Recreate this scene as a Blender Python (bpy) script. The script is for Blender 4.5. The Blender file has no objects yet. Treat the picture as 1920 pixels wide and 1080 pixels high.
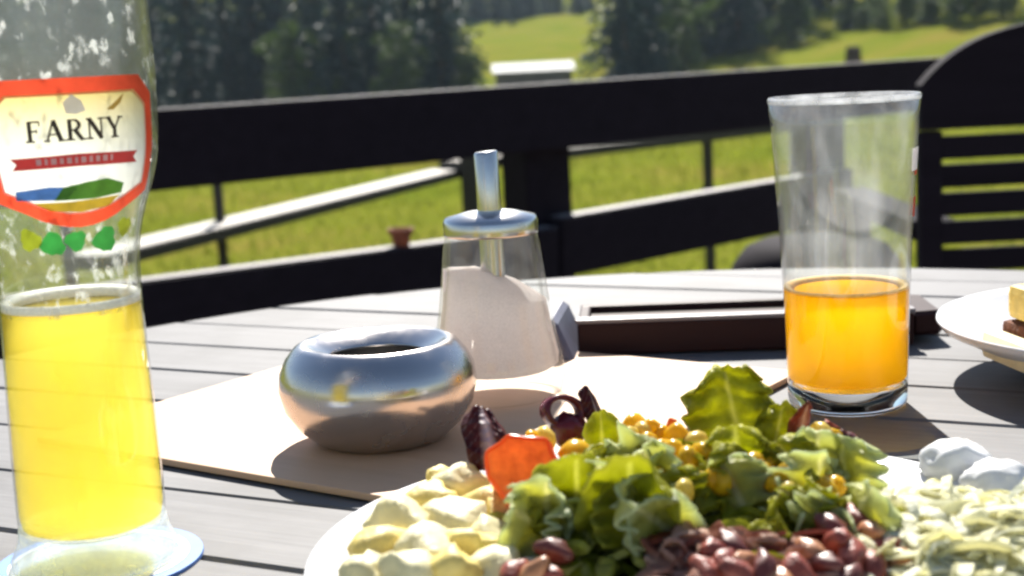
import bpy, bmesh, math, random
from mathutils import Vector, Matrix, noise
R = math.radians
scene = bpy.context.scene
C = scene.collection
T = 0.74                                   # table top height above the terrace

# ------------------------------------------------------------------ camera
F = 2700.0
CAM = Vector((0, 0, T + 0.161))
PITCH = math.atan(435 / F); ROLL = 0.05
fwd = Vector((0, math.cos(PITCH), -math.sin(PITCH)))
up0 = Vector((0, math.sin(PITCH), math.cos(PITCH)))
X0 = Vector((1, 0, 0))
rt = X0 * math.cos(ROLL) - up0 * math.sin(ROLL)
up = X0 * math.sin(ROLL) + up0 * math.cos(ROLL)
cam_d = bpy.data.cameras.new('camera'); cam = bpy.data.objects.new('camera', cam_d); C.objects.link(cam)
cam.matrix_world = Matrix(((rt.x, up.x, -fwd.x, CAM.x), (rt.y, up.y, -fwd.y, CAM.y), (rt.z, up.z, -fwd.z, CAM.z), (0, 0, 0, 1)))
cam_d.sensor_width = 36; cam_d.lens = F / 1920 * 36
cam_d.clip_start = 0.02; cam_d.clip_end = 2000
cam_d.dof.use_dof = True; cam_d.dof.focus_distance = 0.56; cam_d.dof.aperture_fstop = 15.0
scene.camera = cam

# ------------------------------------------------------------------ light
SUN_EL, SUN_AZ = R(43), R(1)
w = bpy.data.worlds.new('World'); scene.world = w; w.use_nodes = True
nt = w.node_tree; nt.nodes.clear()
sky = nt.nodes.new('ShaderNodeTexSky'); sky.sky_type = 'NISHITA'; sky.sun_disc = False
sky.sun_elevation = SUN_EL; sky.sun_rotation = SUN_AZ; sky.air_density = 1.0; sky.dust_density = 0.25
bg = nt.nodes.new('ShaderNodeBackground'); bg.inputs[1].default_value = 0.054
wo = nt.nodes.new('ShaderNodeOutputWorld')
nt.links.new(sky.outputs[0], bg.inputs[0]); nt.links.new(bg.outputs[0], wo.inputs[0])
sd = bpy.data.lights.new('sun', 'SUN'); sd.energy = 5.0; sd.angle = R(0.5); sd.color = (1, 0.95, 0.87)
so = bpy.data.objects.new('sun', sd); C.objects.link(so); so.rotation_euler = (-(math.pi / 2 - SUN_EL), 0, -SUN_AZ)
so.location = (0, 10, 12)
scene.view_settings.view_transform = 'Standard'; scene.view_settings.look = 'None'
scene.view_settings.exposure = 1.22; scene.view_settings.gamma = 1
scene.cycles.max_bounces = 14; scene.cycles.transparent_max_bounces = 24
scene.cycles.transmission_bounces = 12; scene.cycles.volume_bounces = 8
scene.cycles.filter_width = 2.4

# ------------------------------------------------------------------ helpers
def ray(px, py):
    d = fwd * F + rt * (px - 960) - up * (py - 540)
    return d
def P(px, py, Y):                          # point seen at a pixel of the photograph, Y metres ahead
    d = ray(px, py); return CAM + d * (Y / d.y)
def G(px, py, h=0.0):                      # point seen at that pixel, h above the table top
    d = ray(px, py); return CAM + d * ((T + h - CAM.z) / d.z)

def tag(o, label=None, cat=None, group=None, kind=None):
    if label: o['label'] = label
    if cat: o['category'] = cat
    if group: o['group'] = group
    if kind: o['kind'] = kind
    return o
def link(name, me, mat=None, parent=None, loc=None, smooth=False):
    o = bpy.data.objects.new(name, me); C.objects.link(o)
    if mat is not None and len(me.materials) == 0:
        for m in (mat if isinstance(mat, (list, tuple)) else [mat]): me.materials.append(m)
    if parent: o.parent = parent
    if loc is not None: o.location = loc
    if smooth:
        me.polygons.foreach_set('use_smooth', [True] * len(me.polygons))
    return o
def mesh(name, verts, faces):
    me = bpy.data.meshes.new(name); me.from_pydata([tuple(v) for v in verts], [], faces); me.update(); return me
def thing(name, label, cat, loc=(0, 0, 0), rz=0, group=None):
    o = bpy.data.objects.new(name, None); C.objects.link(o); o.location = loc; o.rotation_euler.z = rz
    o.empty_display_size = 0.05
    return tag(o, label, cat, group)
def lathe_mesh(name, prof, n=64):
    vs, fs = [], []
    for r, z in prof:
        for k in range(n):
            a = 2 * math.pi * k / n; vs.append((r * math.cos(a), r * math.sin(a), z))
    for i in range(len(prof) - 1):
        for k in range(n):
            k2 = (k + 1) % n
            fs.append((i * n + k, i * n + k2, (i + 1) * n + k2, (i + 1) * n + k))
    me = mesh(name, vs, fs)
    bm = bmesh.new(); bm.from_mesh(me); bmesh.ops.remove_doubles(bm, verts=bm.verts, dist=1e-6)
    bmesh.ops.recalc_face_normals(bm, faces=bm.faces); bm.to_mesh(me); bm.free()
    return me
def box_mesh(name, sx, sy, sz, bev=0.0, origin=(0, 0, 0)):
    bm = bmesh.new(); bmesh.ops.create_cube(bm, size=1)
    for v in bm.verts: v.co = Vector((v.co.x * sx, v.co.y * sy, v.co.z * sz)) + Vector(origin)
    if bev: bmesh.ops.bevel(bm, geom=list(bm.edges), offset=bev, segments=2, affect='EDGES', profile=0.6)
    me = bpy.data.meshes.new(name); bm.to_mesh(me); bm.free(); return me
def prism_mesh(name, pts, z0, z1, bev=0.0):
    n = len(pts); bm = bmesh.new()
    lo = [bm.verts.new((p[0], p[1], z0)) for p in pts]; hi = [bm.verts.new((p[0], p[1], z1)) for p in pts]
    bm.faces.new(lo[::-1]); bm.faces.new(hi)
    for i in range(n): bm.faces.new((lo[i], lo[(i + 1) % n], hi[(i + 1) % n], hi[i]))
    bmesh.ops.recalc_face_normals(bm, faces=bm.faces)
    if bev: bmesh.ops.bevel(bm, geom=list(bm.edges), offset=bev, segments=1, affect='EDGES')
    me = bpy.data.meshes.new(name); bm.to_mesh(me); bm.free(); return me
def board_mesh(name, a0, a1, b0, b1, thick, nrm, bev=0.004):
    """a board seen from the front: a0-a1 its upper edge, b0-b1 its lower edge, thick metres deep along nrm"""
    n = Vector(nrm).normalized() * thick
    q = [Vector(a0), Vector(a1), Vector(b1), Vector(b0)]
    bm = bmesh.new(); f = [bm.verts.new(v) for v in q]; g = [bm.verts.new(v + n) for v in q]
    bm.faces.new(f); bm.faces.new(g[::-1])
    for i in range(4): bm.faces.new((f[i], g[i], g[(i + 1) % 4], f[(i + 1) % 4]))
    bmesh.ops.recalc_face_normals(bm, faces=bm.faces)
    if bev: bmesh.ops.bevel(bm, geom=list(bm.edges), offset=bev, segments=2, affect='EDGES')
    for fa in bm.faces:
        if fa.normal.z > 0.75: fa.material_index = 1  # upward faces take the paler material, sunlight put into the colour
    me = bpy.data.meshes.new(name); bm.to_mesh(me); bm.free(); return me
def tube_mesh(name, pts, rad, n=8):
    vs, fs = [], []
    pts = [Vector(p) for p in pts]
    for i, p in enumerate(pts):
        d = (pts[min(i + 1, len(pts) - 1)] - pts[max(i - 1, 0)]).normalized()
        s = d.cross(Vector((0.3, 0.2, 1))).normalized(); t = d.cross(s)
        r = rad[i] if isinstance(rad, (list, tuple)) else rad
        for k in range(n):
            a = 2 * math.pi * k / n; vs.append(p + (s * math.cos(a) + t * math.sin(a)) * r)
    for i in range(len(pts) - 1):
        for k in range(n):
            k2 = (k + 1) % n; fs.append((i * n + k, i * n + k2, (i + 1) * n + k2, (i + 1) * n + k))
    fs.append(tuple(range(n))[::-1]); fs.append(tuple((len(pts) - 1) * n + k for k in range(n)))
    return mesh(name, vs, fs)
def nz(v, s=1.0, o=0.0):
    return noise.noise(Vector((v[0] * s + o, v[1] * s - o * 0.7, v[2] * s + o * 1.3)))

# ------------------------------------------------------------------ materials
class M:
    def __init__(self, name):
        self.m = bpy.data.materials.new(name); self.m.use_nodes = True
        self.t = self.m.node_tree; self.t.nodes.clear()
        self.out = self.n('ShaderNodeOutputMaterial')
    def n(self, ty, **kw):
        x = self.t.nodes.new(ty)
        for k, v in kw.items(): setattr(x, k, v)
        return x
    def l(self, a, b): self.t.links.new(a, b)
    def coord(self, scale=(1, 1, 1), kind='Object'):
        tc = self.n('ShaderNodeTexCoord'); mp = self.n('ShaderNodeMapping'); mp.inputs['Scale'].default_value = scale
        self.l(tc.outputs[kind], mp.inputs[0]); return mp.outputs[0]
    def noise(self, scale, detail=4, vec=None, rough=0.55, out='Fac'):
        x = self.n('ShaderNodeTexNoise'); x.inputs['Scale'].default_value = scale; x.inputs['Detail'].default_value = detail
        x.inputs['Roughness'].default_value = rough
        if vec is not None: self.l(vec, x.inputs['Vector'])
        return x.outputs[out]
    def ramp(self, fac, stops):
        x = self.n('ShaderNodeValToRGB'); e = x.color_ramp.elements
        while len(e) < len(stops): e.new(0.5)
        for i, (p, c) in enumerate(stops): e[i].position = p; e[i].color = (*c[:3], 1)
        self.l(fac, x.inputs[0]); return x.outputs[0]
    def mix(self, f, a, b, mode='MIX'):
        x = self.n('ShaderNodeMix', data_type='RGBA', blend_type=mode)
        for s, v in ((x.inputs[0], f), (x.inputs[6], a), (x.inputs[7], b)):
            if isinstance(v, (int, float)): s.default_value = v
            elif isinstance(v, tuple): s.default_value = (*v[:3], 1)
            else: self.l(v, s)
        return x.outputs[2]
    def pr(self, col=None, rough=0.5, metal=0.0, **kw):
        x = self.n('ShaderNodeBsdfPrincipled')
        if isinstance(col, tuple): x.inputs['Base Color'].default_value = (*col[:3], 1)
        elif col is not None: self.l(col, x.inputs['Base Color'])
        if isinstance(rough, (int, float)): x.inputs['Roughness'].default_value = rough
        else: self.l(rough, x.inputs['Roughness'])
        x.inputs['Metallic'].default_value = metal
        for k, v in kw.items():
            s = x.inputs[k.replace('_', ' ')]
            s.default_value = v
        return x
    def bump(self, h, strength=0.3, dist=0.002):
        x = self.n('ShaderNodeBump'); x.inputs['Strength'].default_value = strength; x.inputs['Distance'].default_value = dist
        self.l(h, x.inputs['Height']); return x.outputs[0]
    def mixs(self, f, a, b):
        x = self.n('ShaderNodeMixShader')
        if isinstance(f, (int, float)): x.inputs[0].default_value = f
        else: self.l(f, x.inputs[0])
        self.l(a, x.inputs[1]); self.l(b, x.inputs[2]); return x.outputs[0]
    def done(self, sh):
        self.l(sh, self.out.inputs[0]); return self.m

def m_plain(name, col, rough=0.5, var=0.12, scale=60, bump=0.0, metal=0.0, translucent=0.0, **kw):
    a = M(name); v = a.coord()
    nf = a.noise(scale, 5, v)
    lo = tuple(max(0, c * (1 - var)) for c in col); hi = tuple(min(1, c * (1 + var)) for c in col)
    c = a.ramp(nf, [(0.3, lo), (0.7, hi)])
    p = a.pr(c, rough, metal, **kw)
    if bump:
        b = a.bump(nf, bump, 0.002); a.l(b, p.inputs['Normal'])
    if translucent:
        t = a.n('ShaderNodeBsdfTranslucent'); a.l(c, t.inputs[0])
        return a.done(a.mixs(translucent, p.outputs[0], t.outputs[0]))
    return a.done(p.outputs[0])

def m_wood(name, dark, light, gs=(4, 60, 60), rough=0.7, bump=0.35, dist=0.001, spec=0.5, stain=0.0):
    a = M(name); v = a.coord(gs)
    oi = a.n('ShaderNodeObjectInfo')
    off = a.n('ShaderNodeVectorMath', operation='ADD'); a.l(v, off.inputs[0])
    sc = a.n('ShaderNodeMath', operation='MULTIPLY'); a.l(oi.outputs['Random'], sc.inputs[0]); sc.inputs[1].default_value = 40
    a.l(sc.outputs[0], off.inputs[1]); v = off.outputs[0]
    g = a.noise(1.0, 6, v, 0.65); g2 = a.noise(0.35, 3, v)
    c = a.ramp(g, [(0.3, dark), (0.68, light)])
    c2 = a.mix(g2, c, tuple(x * 0.72 for x in light))
    rr = a.n('ShaderNodeMath', operation='MULTIPLY_ADD'); a.l(oi.outputs['Random'], rr.inputs[0]); rr.inputs[1].default_value = 0.3; rr.inputs[2].default_value = 0.82
    st_ = a.noise(14, 5, a.coord()); c2 = a.mix(stain, c2, a.ramp(st_, [(0.36, (0.55, 0.54, 0.53)), (0.55, (1, 1, 1))]), 'MULTIPLY')
    hs = a.n('ShaderNodeHueSaturation'); a.l(c2, hs.inputs['Color']); a.l(rr.outputs[0], hs.inputs['Value'])
    p = a.pr(hs.outputs[0], rough, Specular_IOR_Level=spec); a.l(a.bump(g, bump, dist), p.inputs['Normal'])
    return a.done(p.outputs[0])

def m_glass_wall(name, tint=(0.97, 0.985, 0.98), edge=(0.55, 0.6, 0.6), film=0.05, film_col=(0.8, 0.8, 0.8), fscale=90, spec=0.06, patchy=None):
    """thin drinking-glass wall: see-through, mirror-like at grazing angles, a faint film on it, dried residue and, on the beer glass, painted glow"""
    a = M(name)
    lw = a.n('ShaderNodeLayerWeight'); lw.inputs[0].default_value = 0.25
    fc = a.ramp(lw.outputs['Facing'], [(0.35, tint), (1.0, edge)])
    tr = a.n('ShaderNodeBsdfTransparent'); a.l(fc, tr.inputs[0])
    gl = a.n('ShaderNodeBsdfGlossy'); gl.inputs['Roughness'].default_value = 0.04
    v = a.coord()
    a.l(a.bump(a.noise(35, 2, v), 0.12, 0.002), gl.inputs['Normal'])
    l5 = a.n('ShaderNodeLayerWeight'); l5.inputs[0].default_value = 0.5
    pw = a.n('ShaderNodeMath', operation='POWER'); a.l(l5.outputs['Facing'], pw.inputs[0]); pw.inputs[1].default_value = 5.0
    fr = a.n('ShaderNodeMath', operation='MULTIPLY_ADD'); a.l(pw.outputs[0], fr.inputs[0]); fr.inputs[1].default_value = 0.9; fr.inputs[2].default_value = 0.04
    s = a.mixs(fr.outputs[0], tr.outputs[0], gl.outputs[0])
    d = a.n('ShaderNodeBsdfDiffuse'); d.inputs[0].default_value = (*film_col, 1)
    tl = a.n('ShaderNodeBsdfTranslucent'); tl.inputs[0].default_value = (*film_col, 1)
    fm = a.mixs(0.55, d.outputs[0], tl.outputs[0])
    if patchy:
        ft = a.ramp(a.noise(fscale, 6, a.coord(patchy[2])), [(patchy[0], (film,) * 3), (patchy[1], (patchy[3],) * 3)])
    else:
        ft = a.ramp(a.noise(fscale, 5, v), [(0.35, (film * 0.4,) * 3), (0.75, (film * 1.8,) * 3)])
    return a.done(a.mixs(ft, s, fm))
def m_solid_glass(name, col=(0.95, 0.98, 0.98)):
    a = M(name); p = a.pr(col, 0.02, Transmission_Weight=1.0, IOR=1.48); return a.done(p.outputs[0])
def m_drink(name, col, density, tint, aniso=0.6, cloudy=0.0, ccol=(1, 1, 1)):
    """liquid: light scatters inside it; cloudy ones also spread it where it enters; the glass round it gives the shine"""
    a = M(name); v = a.n('ShaderNodeVolumePrincipled')
    v.inputs['Color'].default_value = (*col, 1)
    v.inputs['Density'].default_value = density; v.inputs['Anisotropy'].default_value = aniso
    t = a.n('ShaderNodeBsdfTransparent'); t.inputs[0].default_value = (*tint, 1)
    l = a.n('ShaderNodeBsdfTranslucent'); l.inputs[0].default_value = (*ccol, 1)
    a.l(a.mixs(cloudy, t.outputs[0], l.outputs[0]), a.out.inputs[0])
    a.l(v.outputs[0], a.out.inputs['Volume']); return a.m
def m_leaf(name, col, rib, tl=0.4, rough=0.35, vary=0.25, nscale=70, edge=None):
    a = M(name); v = a.coord()
    at = a.n('ShaderNodeAttribute', attribute_name='rib')
    nf = a.noise(nscale, 5, v)
    c = a.ramp(nf, [(0.3, tuple(x * (1 - vary) for x in col)), (0.7, tuple(min(1, x * (1 + vary)) for x in col))])
    if edge:
        sp = a.n('ShaderNodeSeparateColor'); a.l(at.outputs['Color'], sp.inputs[0]); c = a.mix(sp.outputs[1], c, edge)  # light caught by the leaf edges, painted in as a paler rim
        c = a.mix(sp.outputs[0], c, rib)
    else:
        sp = a.n('ShaderNodeSeparateColor'); a.l(at.outputs['Color'], sp.inputs[0]); c = a.mix(sp.outputs[0], c, rib)
    vo = a.n('ShaderNodeTexVoronoi'); vo.inputs['Scale'].default_value = 420; a.l(v, vo.inputs['Vector'])
    p = a.pr(c, rough + 0.1, Specular_IOR_Level=0.2); a.l(a.bump(vo.outputs['Distance'], 0.55, 0.0016), p.inputs['Normal'])
    t = a.n('ShaderNodeBsdfTranslucent'); a.l(c, t.inputs[0])
    return a.done(a.mixs(tl, p.outputs[0], t.outputs[0]))

# meadow: yellow-green grass, drier and greener patches
a = M('meadow'); v = a.coord()
n1 = a.noise(0.25, 5, v); n2 = a.noise(9, 6, v, 0.7)
c = a.ramp(n1, [(0.32, (0.15, 0.19, 0.02)), (0.5, (0.20, 0.212, 0.03)), (0.7, (0.25, 0.21, 0.045))])
c = a.mix(0.65, c, a.ramp(n2, [(0.25, (0.35, 0.4, 0.3)), (0.75, (1.0, 1.0, 1.0))]), 'MULTIPLY')
p = a.pr(c, 0.95, Specular_IOR_Level=0.0); a.l(a.bump(n2, 0.9, 0.06), p.inputs['Normal']); MEADOW = a.done(p.outputs[0])
GRASS = m_plain('grass_blade', (0.20, 0.228, 0.026), 0.8, 0.3, 1.7, translucent=0.5, Specular_IOR_Level=0.1)
NEEDLE = m_plain('spruce_needles', (0.022, 0.046, 0.044), 0.6, 0.5, 0.9, translucent=0.22)
NEEDLE2 = m_plain('blue_green_needles', (0.032, 0.062, 0.060), 0.6, 0.5, 0.9, translucent=0.22)
LEAFT = m_plain('tree_leaves', (0.06, 0.095, 0.022), 0.5, 0.4, 1.2, translucent=0.4)
BARK = m_plain('bark', (0.09, 0.065, 0.05), 0.9, 0.4, 12, bump=0.6)
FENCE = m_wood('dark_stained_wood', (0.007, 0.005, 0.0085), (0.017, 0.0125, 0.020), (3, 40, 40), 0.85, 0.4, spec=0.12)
FENCETOP = m_wood('sunlit_top_edge', (0.16, 0.14, 0.14), (0.36, 0.33, 0.33), (3, 40, 40), 0.6, 0.4, spec=0.3)  # paler wood for the top faces: the sun on them is painted
RAILW = m_wood('sunlit_rail_top', (0.36, 0.33, 0.29), (0.60, 0.56, 0.50), (3, 30, 30), 0.7, 0.5)  # bright sun on the rail top, painted as a pale wood tone
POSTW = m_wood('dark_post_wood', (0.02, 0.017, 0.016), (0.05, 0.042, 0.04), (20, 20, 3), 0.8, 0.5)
TABLEW = m_wood('grey_weathered_planks', (0.096, 0.095, 0.099), (0.186, 0.184, 0.191), (7, 150, 150), 0.7, 0.6, 0.0008, stain=0.55)
TERR = m_wood('terrace_boards', (0.12, 0.09, 0.07), (0.22, 0.18, 0.14), (2, 14, 14), 0.8)
MATC = m_wood('pale_wood_mat', (0.66, 0.41, 0.24), (0.78, 0.51, 0.33), (9, 110, 110), 0.6, 0.2, 0.0003, stain=0.10)
STEEL = M('brushed_steel'); _v = STEEL.coord((1, 1, 160)); _n = STEEL.noise(3, 3, _v)
_p = STEEL.pr((0.60, 0.56, 0.54), STEEL.ramp(STEEL.noise(55, 6, STEEL.coord()), [(0.35, (0.15,) * 3), (0.7, (0.33,) * 3)]), 1.0); STEEL.l(STEEL.bump(_n, 0.06, 0.001), _p.inputs['Normal']); STEEL = STEEL.done(_p.outputs[0])
STEELIN = m_plain('dull_steel', (0.35, 0.34, 0.33), 0.45, 0.2, 120, metal=1.0)
CHROME = m_plain('chrome', (0.62, 0.60, 0.59), 0.24, 0.05, 40, metal=1.0)
CHINA = m_plain('white_china', (0.80, 0.79, 0.80), 0.12, 0.02, 30)
TRAYD = m_wood('dark_tray_wood', (0.022, 0.008, 0.008), (0.045, 0.017, 0.016), (8, 80, 80), 0.5, 0.2, spec=0.15)
TRAYT = m_wood('tray_rim_sunlight', (0.16, 0.13, 0.13), (0.26, 0.23, 0.23), (8, 80, 80), 0.4, 0.2)  # light tone that paints the sun highlight on the tray's front rim
SLATE = m_plain('slate_handle', (0.085, 0.085, 0.125), 0.5, 0.2, 90)
TERRA = m_plain('terracotta', (0.24, 0.065, 0.03), 0.8, 0.25, 60, bump=0.3)

# ------------------------------------------------------------------ ground
def sstep(a, b, x):
    t = max(0, min(1, (x - a) / (b - a))); return t * t * (3 - 2 * t)
def ground(x, y):
    z = -1.0
    z -= 0.25 * sstep(15, 70, y)
    if y > 80: z += (min(y, 300) - 80) * 0.062 * sstep(78, 105, y)
    if y > 215: z += (min(y, 290) - 215) * 0.25
    if x > 2: z += 0.0062 * (min(x, 60) - 2) ** 2 * sstep(40, 90, y) * (1 - 0.5 * sstep(100, 180, y))
    z += 0.10 * nz((x, y, 0), 0.14) * sstep(4, 12, y) + 0.5 * nz((x, y, 3), 0.03) * sstep(30, 80, y)
    return z
ys = [-60, -30, -12, -5, -2, 0] + [i * 0.75 for i in range(1, 40)] + [30 + i * 2.2 for i in range(0, 75)] + [200 + i * 8 for i in range(0, 30)] + [460, 560, 700]
xs = sorted(set([-500, -350, -250, -180, -130, -100, -80] + [-64 + i * 2 for i in range(65)] + [70, 80, 100, 130, 180, 250, 350, 500]))
vs = [(x, y, ground(x, y)) for y in ys for x in xs]; nx = len(xs)
fs = [(j * nx + i, j * nx + i + 1, (j + 1) * nx + i + 1, (j + 1) * nx + i) for j in range(len(ys) - 1) for i in range(nx - 1)]
tag(link('ground', mesh('ground', vs, fs), MEADOW, smooth=True), kind='structure')

random.seed(11)
# rough grass where the meadow shows between the fence boards
vs, fs = [], []
for i in range(42000):
    y = 5.2 + 62 * random.random() ** 1.9
    x = random.uniform(-0.36, 0.40) * y
    g = ground(x, y); h = random.uniform(0.03, 0.085) * (1 + y / 50); wd = 0.006 + 0.0009 * y
    an = random.uniform(0, 6.28); dx, dy = math.cos(an) * wd, math.sin(an) * wd
    lx, ly = random.gauss(0, 0.4) * h, random.gauss(0, 0.4) * h
    b = len(vs); vs += [(x - dx, y - dy, g - 0.01), (x + dx, y + dy, g - 0.01), (x + lx, y + ly, g + h)]; fs.append((b, b + 1, b + 2))
tag(link('grass', mesh('grass', vs, fs), GRASS), 'short yellow green meadow grass seen between the fence boards', 'grass', kind='stuff')

# terrace floor; its edge runs below the fence
fA, fB = Vector((-0.616, 2.56, 0)), Vector((0.64, 3.60, 0)); fd = (fB - fA).normalized(); fn = Vector((-fd.y, fd.x, 0))
e0 = fA - fd * 6 + fn * 0.15; e1 = fA + fd * 7 + fn * 0.15
tag(link('terrace_floor', prism_mesh('terrace_floor', [(e0.x, e0.y), (-6, -5), (8, -5), (e1.x, e1.y)][::-1], -1.35, 0.0), TERR), kind='structure')

# ------------------------------------------------------------------ trees
def spruce_meshes(seed, H, base, dens=1.0):
    rnd = random.Random(seed)
    tr = tube_mesh('trunk', [(0, 0, -0.4), (0.03, 0, H * 0.4), (0, 0.04, H * 0.97)], [0.20, 0.13, 0.02], 7)
    vs, fs = [], []
    z = 0.25
    while z < H:
        f = 1 - z / H; rad = base * (f ** 0.85) * rnd.uniform(0.85, 1.15) + 0.12
        nb = max(4, int(11 * dens * (0.35 + f)))
        for b in range(nb):
            an = rnd.uniform(0, 6.283); L = rad * rnd.uniform(0.65, 1.12); droop = rnd.uniform(0.12, 0.4)
            ns = max(3, int(L / 0.24))
            for s in range(ns):
                t = (s + rnd.random()) / ns
                px = math.cos(an) * L * t; py = math.sin(an) * L * t; pz = z - droop * L * t * t + 0.1 * rnd.gauss(0, 1)
                wl = rnd.uniform(0.14, 0.34) * (1.15 - 0.4 * t)
                for q in range(2):
                    d = Vector((math.cos(an) + rnd.gauss(0, 0.6), math.sin(an) + rnd.gauss(0, 0.6), -0.55 + rnd.gauss(0, 0.4))).normalized()
                    sd_ = d.cross(Vector((rnd.gauss(0, 1), rnd.gauss(0, 1), rnd.gauss(0, 1)))).normalized() * wl * 0.36
                    p0 = Vector((px, py, pz)); p1 = p0 + d * wl * 1.5
                    i0 = len(vs); vs += [p0 - sd_ * 0.6, p0 + sd_ * 0.6, p0 + d * wl * 0.7 + sd_, p1, p0 + d * wl * 0.7 - sd_]
                    fs.append((i0, i0 + 1, i0 + 2, i0 + 3, i0 + 4))
        z += rnd.uniform(0.22, 0.36) * (1 + 0.8 * z / H)
    return tr, mesh('crown', vs, fs)
def leafy_meshes(seed, H, rad):
    rnd = random.Random(seed)
    tr = tube_mesh('trunk', [(0, 0, -0.4), (0.05, 0.02, H * 0.35), (0.1, 0, H * 0.7)], [0.14, 0.10, 0.03], 7)
    vs, fs = [], []
    cl = [Vector((rnd.gauss(0, rad * 0.42), rnd.gauss(0, rad * 0.42), rnd.uniform(0.10, 0.95) * H)) for _ in range(46)]
    for c0 in cl:
        cr = rad * rnd.uniform(0.25, 0.5) * (1.1 - 0.5 * c0.z / H)
        for _ in range(70):
            d = Vector((rnd.gauss(0, 1), rnd.gauss(0, 1), rnd.gauss(0, 1))).normalized() * cr * rnd.random() ** 0.4
            p = c0 + d; s = rnd.uniform(0.06, 0.14)
            u = Vector((rnd.gauss(0, 1), rnd.gauss(0, 1), rnd.gauss(0, 1))).normalized(); vv = u.cross(Vector((rnd.gauss(0, 1), rnd.gauss(0, 1), rnd.gauss(0, 1)))).normalized()
            i0 = len(vs); vs += [p - u * s, p + vv * s * 0.6, p + u * s, p - vv * s * 0.6]; fs.append((i0, i0 + 1, i0 + 2, i0 + 3))
    return tr, mesh('crown', vs, fs)
SP = [spruce_meshes(1, 13, 2.3), spruce_meshes(2, 15, 2.7), spruce_meshes(3, 11, 1.9), spruce_meshes(4, 14, 2.5)]
for k, (t_, c_) in enumerate(SP): t_.materials.append(BARK); c_.materials.append(NEEDLE if k % 2 == 0 else NEEDLE2)
LF = [leafy_meshes(5, 4.6, 1.5), leafy_meshes(6, 3.4, 1.4)]
for t_, c_ in LF: t_.materials.append(BARK); c_.materials.append(LEAFT)
def tree(px, Y, ms, label, group=None, name='spruce_tree', s=1.0, rz=0.0, sink=0.0):
    x = (px - 960) / F * Y
    o = thing(name, label, 'tree', (x, Y, ground(x, Y) - sink), rz, group); o.scale = (s, s, s * 1.0)
    link('trunk', ms[0], None, o); link('crown', ms[1], None, o); return o
LW = 'dark spruce in the forest edge filling the upper left, behind the fence'
random.seed(5)
for i in range(17):                        # forest edge, left
    tree(-60 + i * 57 + random.uniform(-14, 14), 84 + random.uniform(-5, 7), random.choice(SP), LW, 'spruces of the forest edge on the left', s=random.uniform(0.85, 1.15), rz=random.uniform(0, 6))
for i in range(17):
    tree(-90 + i * 58 + random.uniform(-14, 14), 98 + random.uniform(-4, 8), random.choice(SP), LW, 'spruces of the forest edge on the left', s=random.uniform(0.95, 1.25), rz=random.uniform(0, 6))
RW = 'dark spruce in the clump between the two meadow strips, right of the fence post'
for px, Y, k, s in ((1192, 82, 1, 1.05), (1232, 88, 3, 1.0), (1215, 95, 0, 1.1), (1290, 97, 3, 1.1), (1345, 96, 1, 1.05), (1400, 93, 3, 1.0), (1445, 99, 2, 1.15), (1500, 100, 0, 1.0), (1420, 108, 1, 1.1), (1330, 110, 0, 1.1), (1260, 106, 1, 1.1), (1548, 104, 2, 0.95)):
    tree(px, Y, SP[k], RW, 'spruces in the clump on the right', s=s, rz=px * 0.7)
DW = 'distant bluish spruce behind the meadow strip, at the top of the picture'
for i in range(12):
    tree(860 + i * 24 + random.uniform(-8, 8), 172 + random.uniform(0, 18) + (14 if i > 6 else 0), random.choice(SP), DW, 'distant spruces behind the meadow', s=random.uniform(0.7, 1.1) * (0.75 if i > 6 else 1), rz=i)
def ground_at(px, py, y0=45, y1=320):
    d = ray(px, py); y = y0
    while y < y1:
        p = CAM + d * (y / d.y)
        if p.z < ground(p.x, y): return p, y
        y += 0.5
    return CAM + d * (y1 / d.y), y1
FW = 'small dark spruce on the hillside meadow at the upper right'
BWL = 'round green bush in the hedge row across the hillside at the upper right'
random.seed(77)
for px, py, s_ in ((1632, 44, 0.42), (1738, 40, 0.40), (1700, 16, 0.3), (1802, 20, 0.3), (1868, 14, 0.34), (1590, 52, 0.5)):
    p, y = ground_at(px, py); tree(960 + p.x / y * F, y, SP[2], FW, 'small spruces on the hillside', s=s_, rz=px)
for i in range(15):
    px = 1575 + i * 23 + random.uniform(-8, 8); p, y = ground_at(px, 60 - (px - 1575) * 0.075 + random.uniform(-5, 3))
    tree(960 + p.x / y * F, y, LF[i % 2], BWL, 'bushes in the hillside hedge row', name='bush', s=random.uniform(0.35, 0.6), rz=i)
tree(760, 77, LF[0], 'pale green young leafy tree in front of the dark forest edge', name='leafy_tree', s=0.95)
tree(905, 80, LF[1], 'olive leafy bush at the right end of the forest edge', name='leafy_tree', s=0.7)
tree(575, 78, LF[0], 'taller sunlit leafy tree left of the pale green young one', name='leafy_tree', s=1.05, rz=2)
tree(1302, 84, LF[0], 'light green leafy tree standing in the spruce clump on the right', name='leafy_tree', s=1.1, rz=4)
tree(1500, 90, LF[1], 'grey green bush at the right end of the spruce clump', name='leafy_tree', s=1.1, rz=1)

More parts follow.
